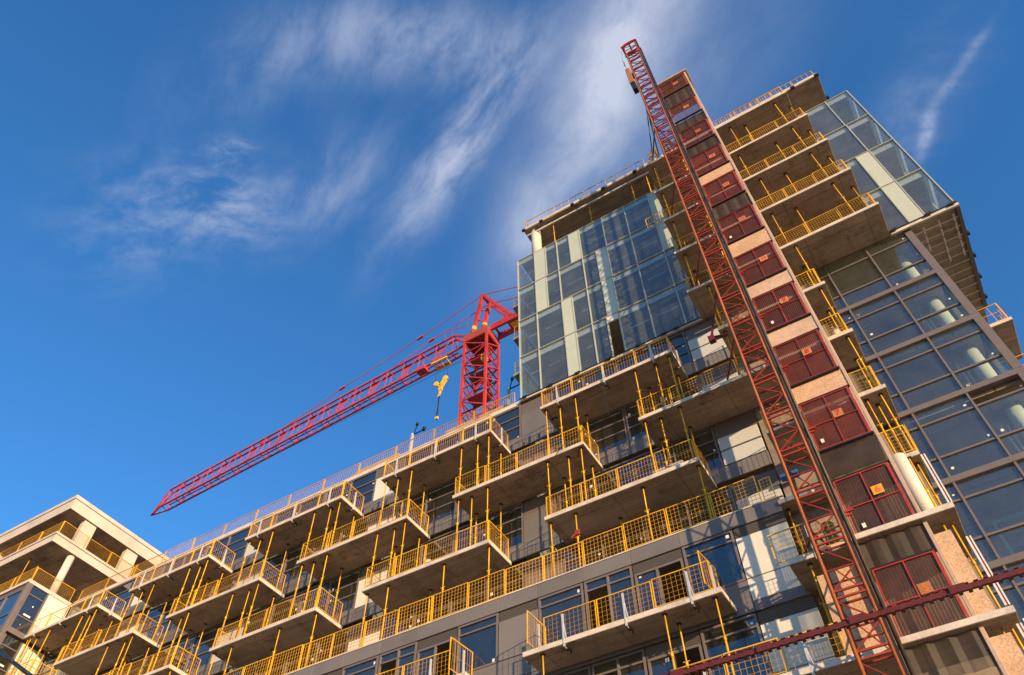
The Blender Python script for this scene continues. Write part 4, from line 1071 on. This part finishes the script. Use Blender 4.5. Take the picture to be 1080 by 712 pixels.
# ------------------------------------------------------------------ small site clutter
def hose(label, pts, w, mat, name='hose'):
    q = []
    P = [Vector(p) for p in pts]
    for a, b in zip(P[:-1], P[1:]):
        for t in (0, .25, .5, .75): q.append(a.lerp(b, t)+Vector((0, 0, -.35*(b-a).length*.15*4*t*(1-t))))
    q.append(P[-1]); o = MB().path(q, w, M[mat], 6).build(name, None); tag(o, label, name.replace('_', ' '))
hose('thin black power lead sagging between the first two large middle balconies', [(-12.0, YB-.02, LV[8]+.9), (-9.6, YB-.02, LV[9]+.3), (-8.4, YB-.02, LV[9]+.9)], .025, 'cable', 'power_lead')
hose('black lead hanging off the top row balcony under the glass box', [(-7.6, YB-.02, LV[10]+.95), (-7.5, YB-.03, LV[10]-.2), (-7.45, YB+.02, LV[9]+.9)], .022, 'cable', 'power_lead')
o = MB().box(-9.42, -9.24, 20.03, 20.09, 17.1, 17.3, M['gate'], bev=.01).bar((-9.33, 20.05, 17.2), (-9.55, 20.02, 17.02), .05, M['gate']).build('marker_tape', None); tag(o, 'pink marker tape tied round a post above the terrace rail', 'tape')
for i, (x, y, z, l) in enumerate(((-15.9, 20.2, LV[8]+TH, 'white bucket on the third row balcony behind the mesh rail'), (1.3, 20.1, LV[9]+TH, 'white bucket on the second small balcony right of the gates'))):
    b_ = MB().tube((x, y, z), (x, y, z+.32), .28, M['white'], 16).tube((x, y, z+.321), (x, y, z+.345), .31, M['white'], 16).build('bucket', None); tag(b_, l, 'bucket')
for i, (x0_, x1_, y, z, l) in enumerate(((-26.2, -24.6, 20.15, LV[10]+TH, 'stack of pale boards on the third balcony of the top row'), (-22.4, -20.9, 20.15, LV[9]+TH, 'stack of pale boards on the third balcony of the second row'), (-6.4, -5.1, 20.15, LV[8]+TH, 'stack of pale boards on the fourth balcony of the third row'), (-10.2, -9.0, 20.15, LV[10]+TH, 'stack of pale boards on the fifth balcony of the top row'))):
    sm = MB()
    for j in range(5): sm.box(x0_+random.uniform(0, .1), x1_-random.uniform(0, .1), y+random.uniform(0, .03), y+.6, z+.05+j*.07, z+.11+j*.07)
    sm.box(x0_+.2, x0_+.3, y, y+.6, z, z+.05); sm.box(x1_-.3, x1_-.2, y, y+.6, z, z+.05)
    tag(sm.build('board_stack', M['timber' if i % 2 else 'pale']), l, 'board stack')
# ------------------------------------------------------------------ foreground beam and cable
Fm = thing('steel_beam', 'dark oxide red toothed steel beam crossing the lower right foreground', 'beam', (0, 12, GZ))
s = MB(); zb = 6.72
s.box(-9, 7.5, 11.97, 12.03, zb-.04, zb+.04)
for i in range(117):
    x = -8.9+i*.14; s.box(x, x+.07, 11.95, 12.05, zb+.041, zb+.056); s.box(x+.02, x+.08, 11.945, 12.055, zb-.062, zb-.041)
for i in range(11): s.box(-8.6+i*1.5, -8.36+i*1.5, 11.94, 11.968, zb-.06, zb+.062)
s.build('rack_bar', M['beam'], Fm)
for x in (-8.8, 7.3): MB().box(x-.08, x+.08, 11.9, 12.1, GZ, zb-.11, M['beam']).build('leg', None, Fm)
o = MB().path([(-40.5, 15, 21.5), (-34.3, 15, 17.95), (-32.6, 15, 16.9), (-30.85, 15, 15.87), (-26, 15, 13.2), (-14, 15, 9.0)], .16, M['cable'], 8).build('power_cable', None)
tag(o, 'thick black cable crossing the bottom left corner', 'cable')

# ------------------------------------------------------------------ light and sky
to_sun = Vector((1.56, -1.0, .33)).normalized()
el = math.asin(to_sun.z)
sun = bpy.data.lights.new('sun', 'SUN'); sun.energy = 3.9; sun.angle = R(.5); sun.color = (1.0, .68, .37)
so = bpy.data.objects.new('sun', sun); C.objects.link(so); so.rotation_euler = (-to_sun).to_track_quat('-Z', 'Y').to_euler(); so.location = (30, -30, 40)
w = bpy.data.worlds.new('World'); bpy.context.scene.world = w; w.use_nodes = True
nt = w.node_tree; nt.nodes.clear()
out = nt.nodes.new('ShaderNodeOutputWorld'); bg = nt.nodes.new('ShaderNodeBackground'); L(nt, bg.outputs[0], out.inputs[0])
sky = nt.nodes.new('ShaderNodeTexSky'); sky.sky_type = 'NISHITA'; sky.sun_disc = False
sky.sun_elevation = el; sky.sun_rotation = math.atan2(to_sun.x, to_sun.y); sky.altitude = 100; sky.air_density = 1.25; sky.dust_density = .3; sky.ozone_density = 6.0
SKYS = .15
tc = nt.nodes.new('ShaderNodeTexCoord')
sep = nt.nodes.new('ShaderNodeSeparateXYZ'); L(nt, tc.outputs['Generated'], sep.inputs[0])
def mth(op, a, b=None, c=None):
    n = nt.nodes.new('ShaderNodeMath'); n.operation = op
    for i, v in enumerate((a, b, c)):
        if v is None: continue
        if hasattr(v, 'links'): L(nt, v, n.inputs[i])
        else: n.inputs[i].default_value = v
    return n.outputs[0]
zc = mth('MAXIMUM', sep.outputs[2], .05)
u = mth('DIVIDE', sep.outputs[0], zc); v = mth('DIVIDE', sep.outputs[1], zc)
cmb = nt.nodes.new('ShaderNodeCombineXYZ'); L(nt, u, cmb.inputs[0]); L(nt, v, cmb.inputs[1])
wn = nt.nodes.new('ShaderNodeTexNoise'); wn.inputs['Scale'].default_value = 5; wn.inputs['Detail'].default_value = 3; L(nt, cmb.outputs[0], wn.inputs['Vector'])
wv = nt.nodes.new('ShaderNodeVectorMath'); wv.operation = 'MULTIPLY_ADD'; L(nt, wn.outputs['Color'], wv.inputs[0]); wv.inputs[1].default_value = (.09, .09, 0); L(nt, cmb.outputs[0], wv.inputs[2])
def streak(ang, sx, sy, scale, lo, hi, det=8, off=(0, 0, 0)):
    mp = nt.nodes.new('ShaderNodeMapping'); mp.vector_type = 'TEXTURE'
    mp.inputs['Rotation'].default_value = (0, 0, R(ang)); mp.inputs['Scale'].default_value = (sx, sy, 1); mp.inputs['Location'].default_value = off
    L(nt, wv.outputs[0], mp.inputs['Vector'])
    n = nt.nodes.new('ShaderNodeTexNoise'); n.inputs['Scale'].default_value = scale; n.inputs['Detail'].default_value = det; n.inputs['Roughness'].default_value = .62
    L(nt, mp.outputs[0], n.inputs['Vector'])
    mr = nt.nodes.new('ShaderNodeMapRange'); mr.interpolation_type = 'SMOOTHSTEP'; L(nt, n.outputs['Fac'], mr.inputs[0]); mr.inputs[1].default_value = lo; mr.inputs[2].default_value = hi
    return mr.outputs[0]
def blob(cu, cv, ru, rv, ang, amp):
    """soft elliptical patch of the cloud layer"""
    c, s = math.cos(R(ang)), math.sin(R(ang))
    du = mth('SUBTRACT', u, cu); dv = mth('SUBTRACT', v, cv)
    a = mth('DIVIDE', mth('ADD', mth('MULTIPLY', du, c), mth('MULTIPLY', dv, s)), ru)
    b = mth('DIVIDE', mth('SUBTRACT', mth('MULTIPLY', dv, c), mth('MULTIPLY', du, s)), rv)
    r2 = mth('ADD', mth('MULTIPLY', a, a), mth('MULTIPLY', b, b))
    return mth('MULTIPLY', mth('EXPONENT', mth('MULTIPLY', r2, -1.0)), amp)
def add(*xs_):
    r = xs_[0]
    for x in xs_[1:]: r = mth('ADD', r, x)
    return r
bank = add(blob(-.11, .40, .24, .06, -36, .78), blob(.02, .42, .22, .10, -36, .22), blob(-.03, .31, .10, .05, -36, .3), blob(-.27, .52, .08, .035, -60, .4))
veil = add(blob(-.24, .21, .13, .055, 38, .55), blob(-.29, .35, .16, .035, -24, 1.0), blob(-.41, .13, .14, .05, 10, .3), blob(-.47, .30, .10, .05, -10, .45))
left = add(blob(-.62, .25, .09, .06, 30, .5), blob(-.56, .187, .03, .018, 10, .75), blob(-.75, .2, .12, .08, 0, .25))
right = add(blob(.325, .595, .05, .008, -40, .55), blob(.272, .655, .045, .010, -65, .55), blob(.27, .62, .10, .05, -50, .22))
st1 = streak(-36, 1.3, .8, 6.0, .25, .78, 10); st2 = streak(-24, 1.3, .55, 9.0, .32, .76, 10, off=(3, 1, 0)); st3 = streak(20, 1.2, .7, 12.0, .36, .74, 10, off=(1, 2, 0))
mask = mth('MINIMUM', add(mth('MULTIPLY', bank, mth('MULTIPLY_ADD', st1, .85, .32)), mth('MULTIPLY', veil, mth('MULTIPLY_ADD', st2, .8, .08)), mth('MULTIPLY', left, st3), mth('MULTIPLY', right, mth('MULTIPLY_ADD', st3, .8, .2))), .85)
mx = nt.nodes.new('ShaderNodeMix'); mx.data_type = 'RGBA'; L(nt, mask, mx.inputs[0])
hs = nt.nodes.new('ShaderNodeHueSaturation'); hs.inputs['Saturation'].default_value = 1.05; hs.inputs['Value'].default_value = 1.08; L(nt, sky.outputs[0], hs.inputs['Color']); L(nt, hs.outputs[0], mx.inputs[6]); mx.inputs[7].default_value = (2.35, 2.5, 3.0, 1)
L(nt, mx.outputs[2], bg.inputs['Color']); bg.inputs['Strength'].default_value = SKYS

# ------------------------------------------------------------------ camera
f, h, p, r = 816.94, 0.535005843, .910623291, -.012362656
Fv = Vector((-math.sin(h)*math.cos(p), math.cos(h)*math.cos(p), math.sin(p)))
ri = Vector((math.cos(h), math.sin(h), 0)); up = ri.cross(Fv)
X = math.cos(r)*ri+math.sin(r)*up; Yu = -math.sin(r)*ri+math.cos(r)*up
cam = bpy.data.cameras.new('camera'); cam.sensor_width = 36; cam.lens = f/1080*36; cam.clip_end = 3000; cam.clip_start = .05
co = bpy.data.objects.new('camera', cam); C.objects.link(co)
mw = Matrix((( X.x, Yu.x, -Fv.x, 0), (X.y, Yu.y, -Fv.y, 0), (X.z, Yu.z, -Fv.z, 0), (0, 0, 0, 1)))
co.matrix_world = mw
s_ = bpy.context.scene; s_.camera = co
s_.view_settings.view_transform = 'Standard'; s_.view_settings.look = 'None'; s_.view_settings.gamma = 1; s_.view_settings.exposure = 0.95
s_.cycles.transparent_max_bounces = 16
s_.cycles.max_bounces = 8
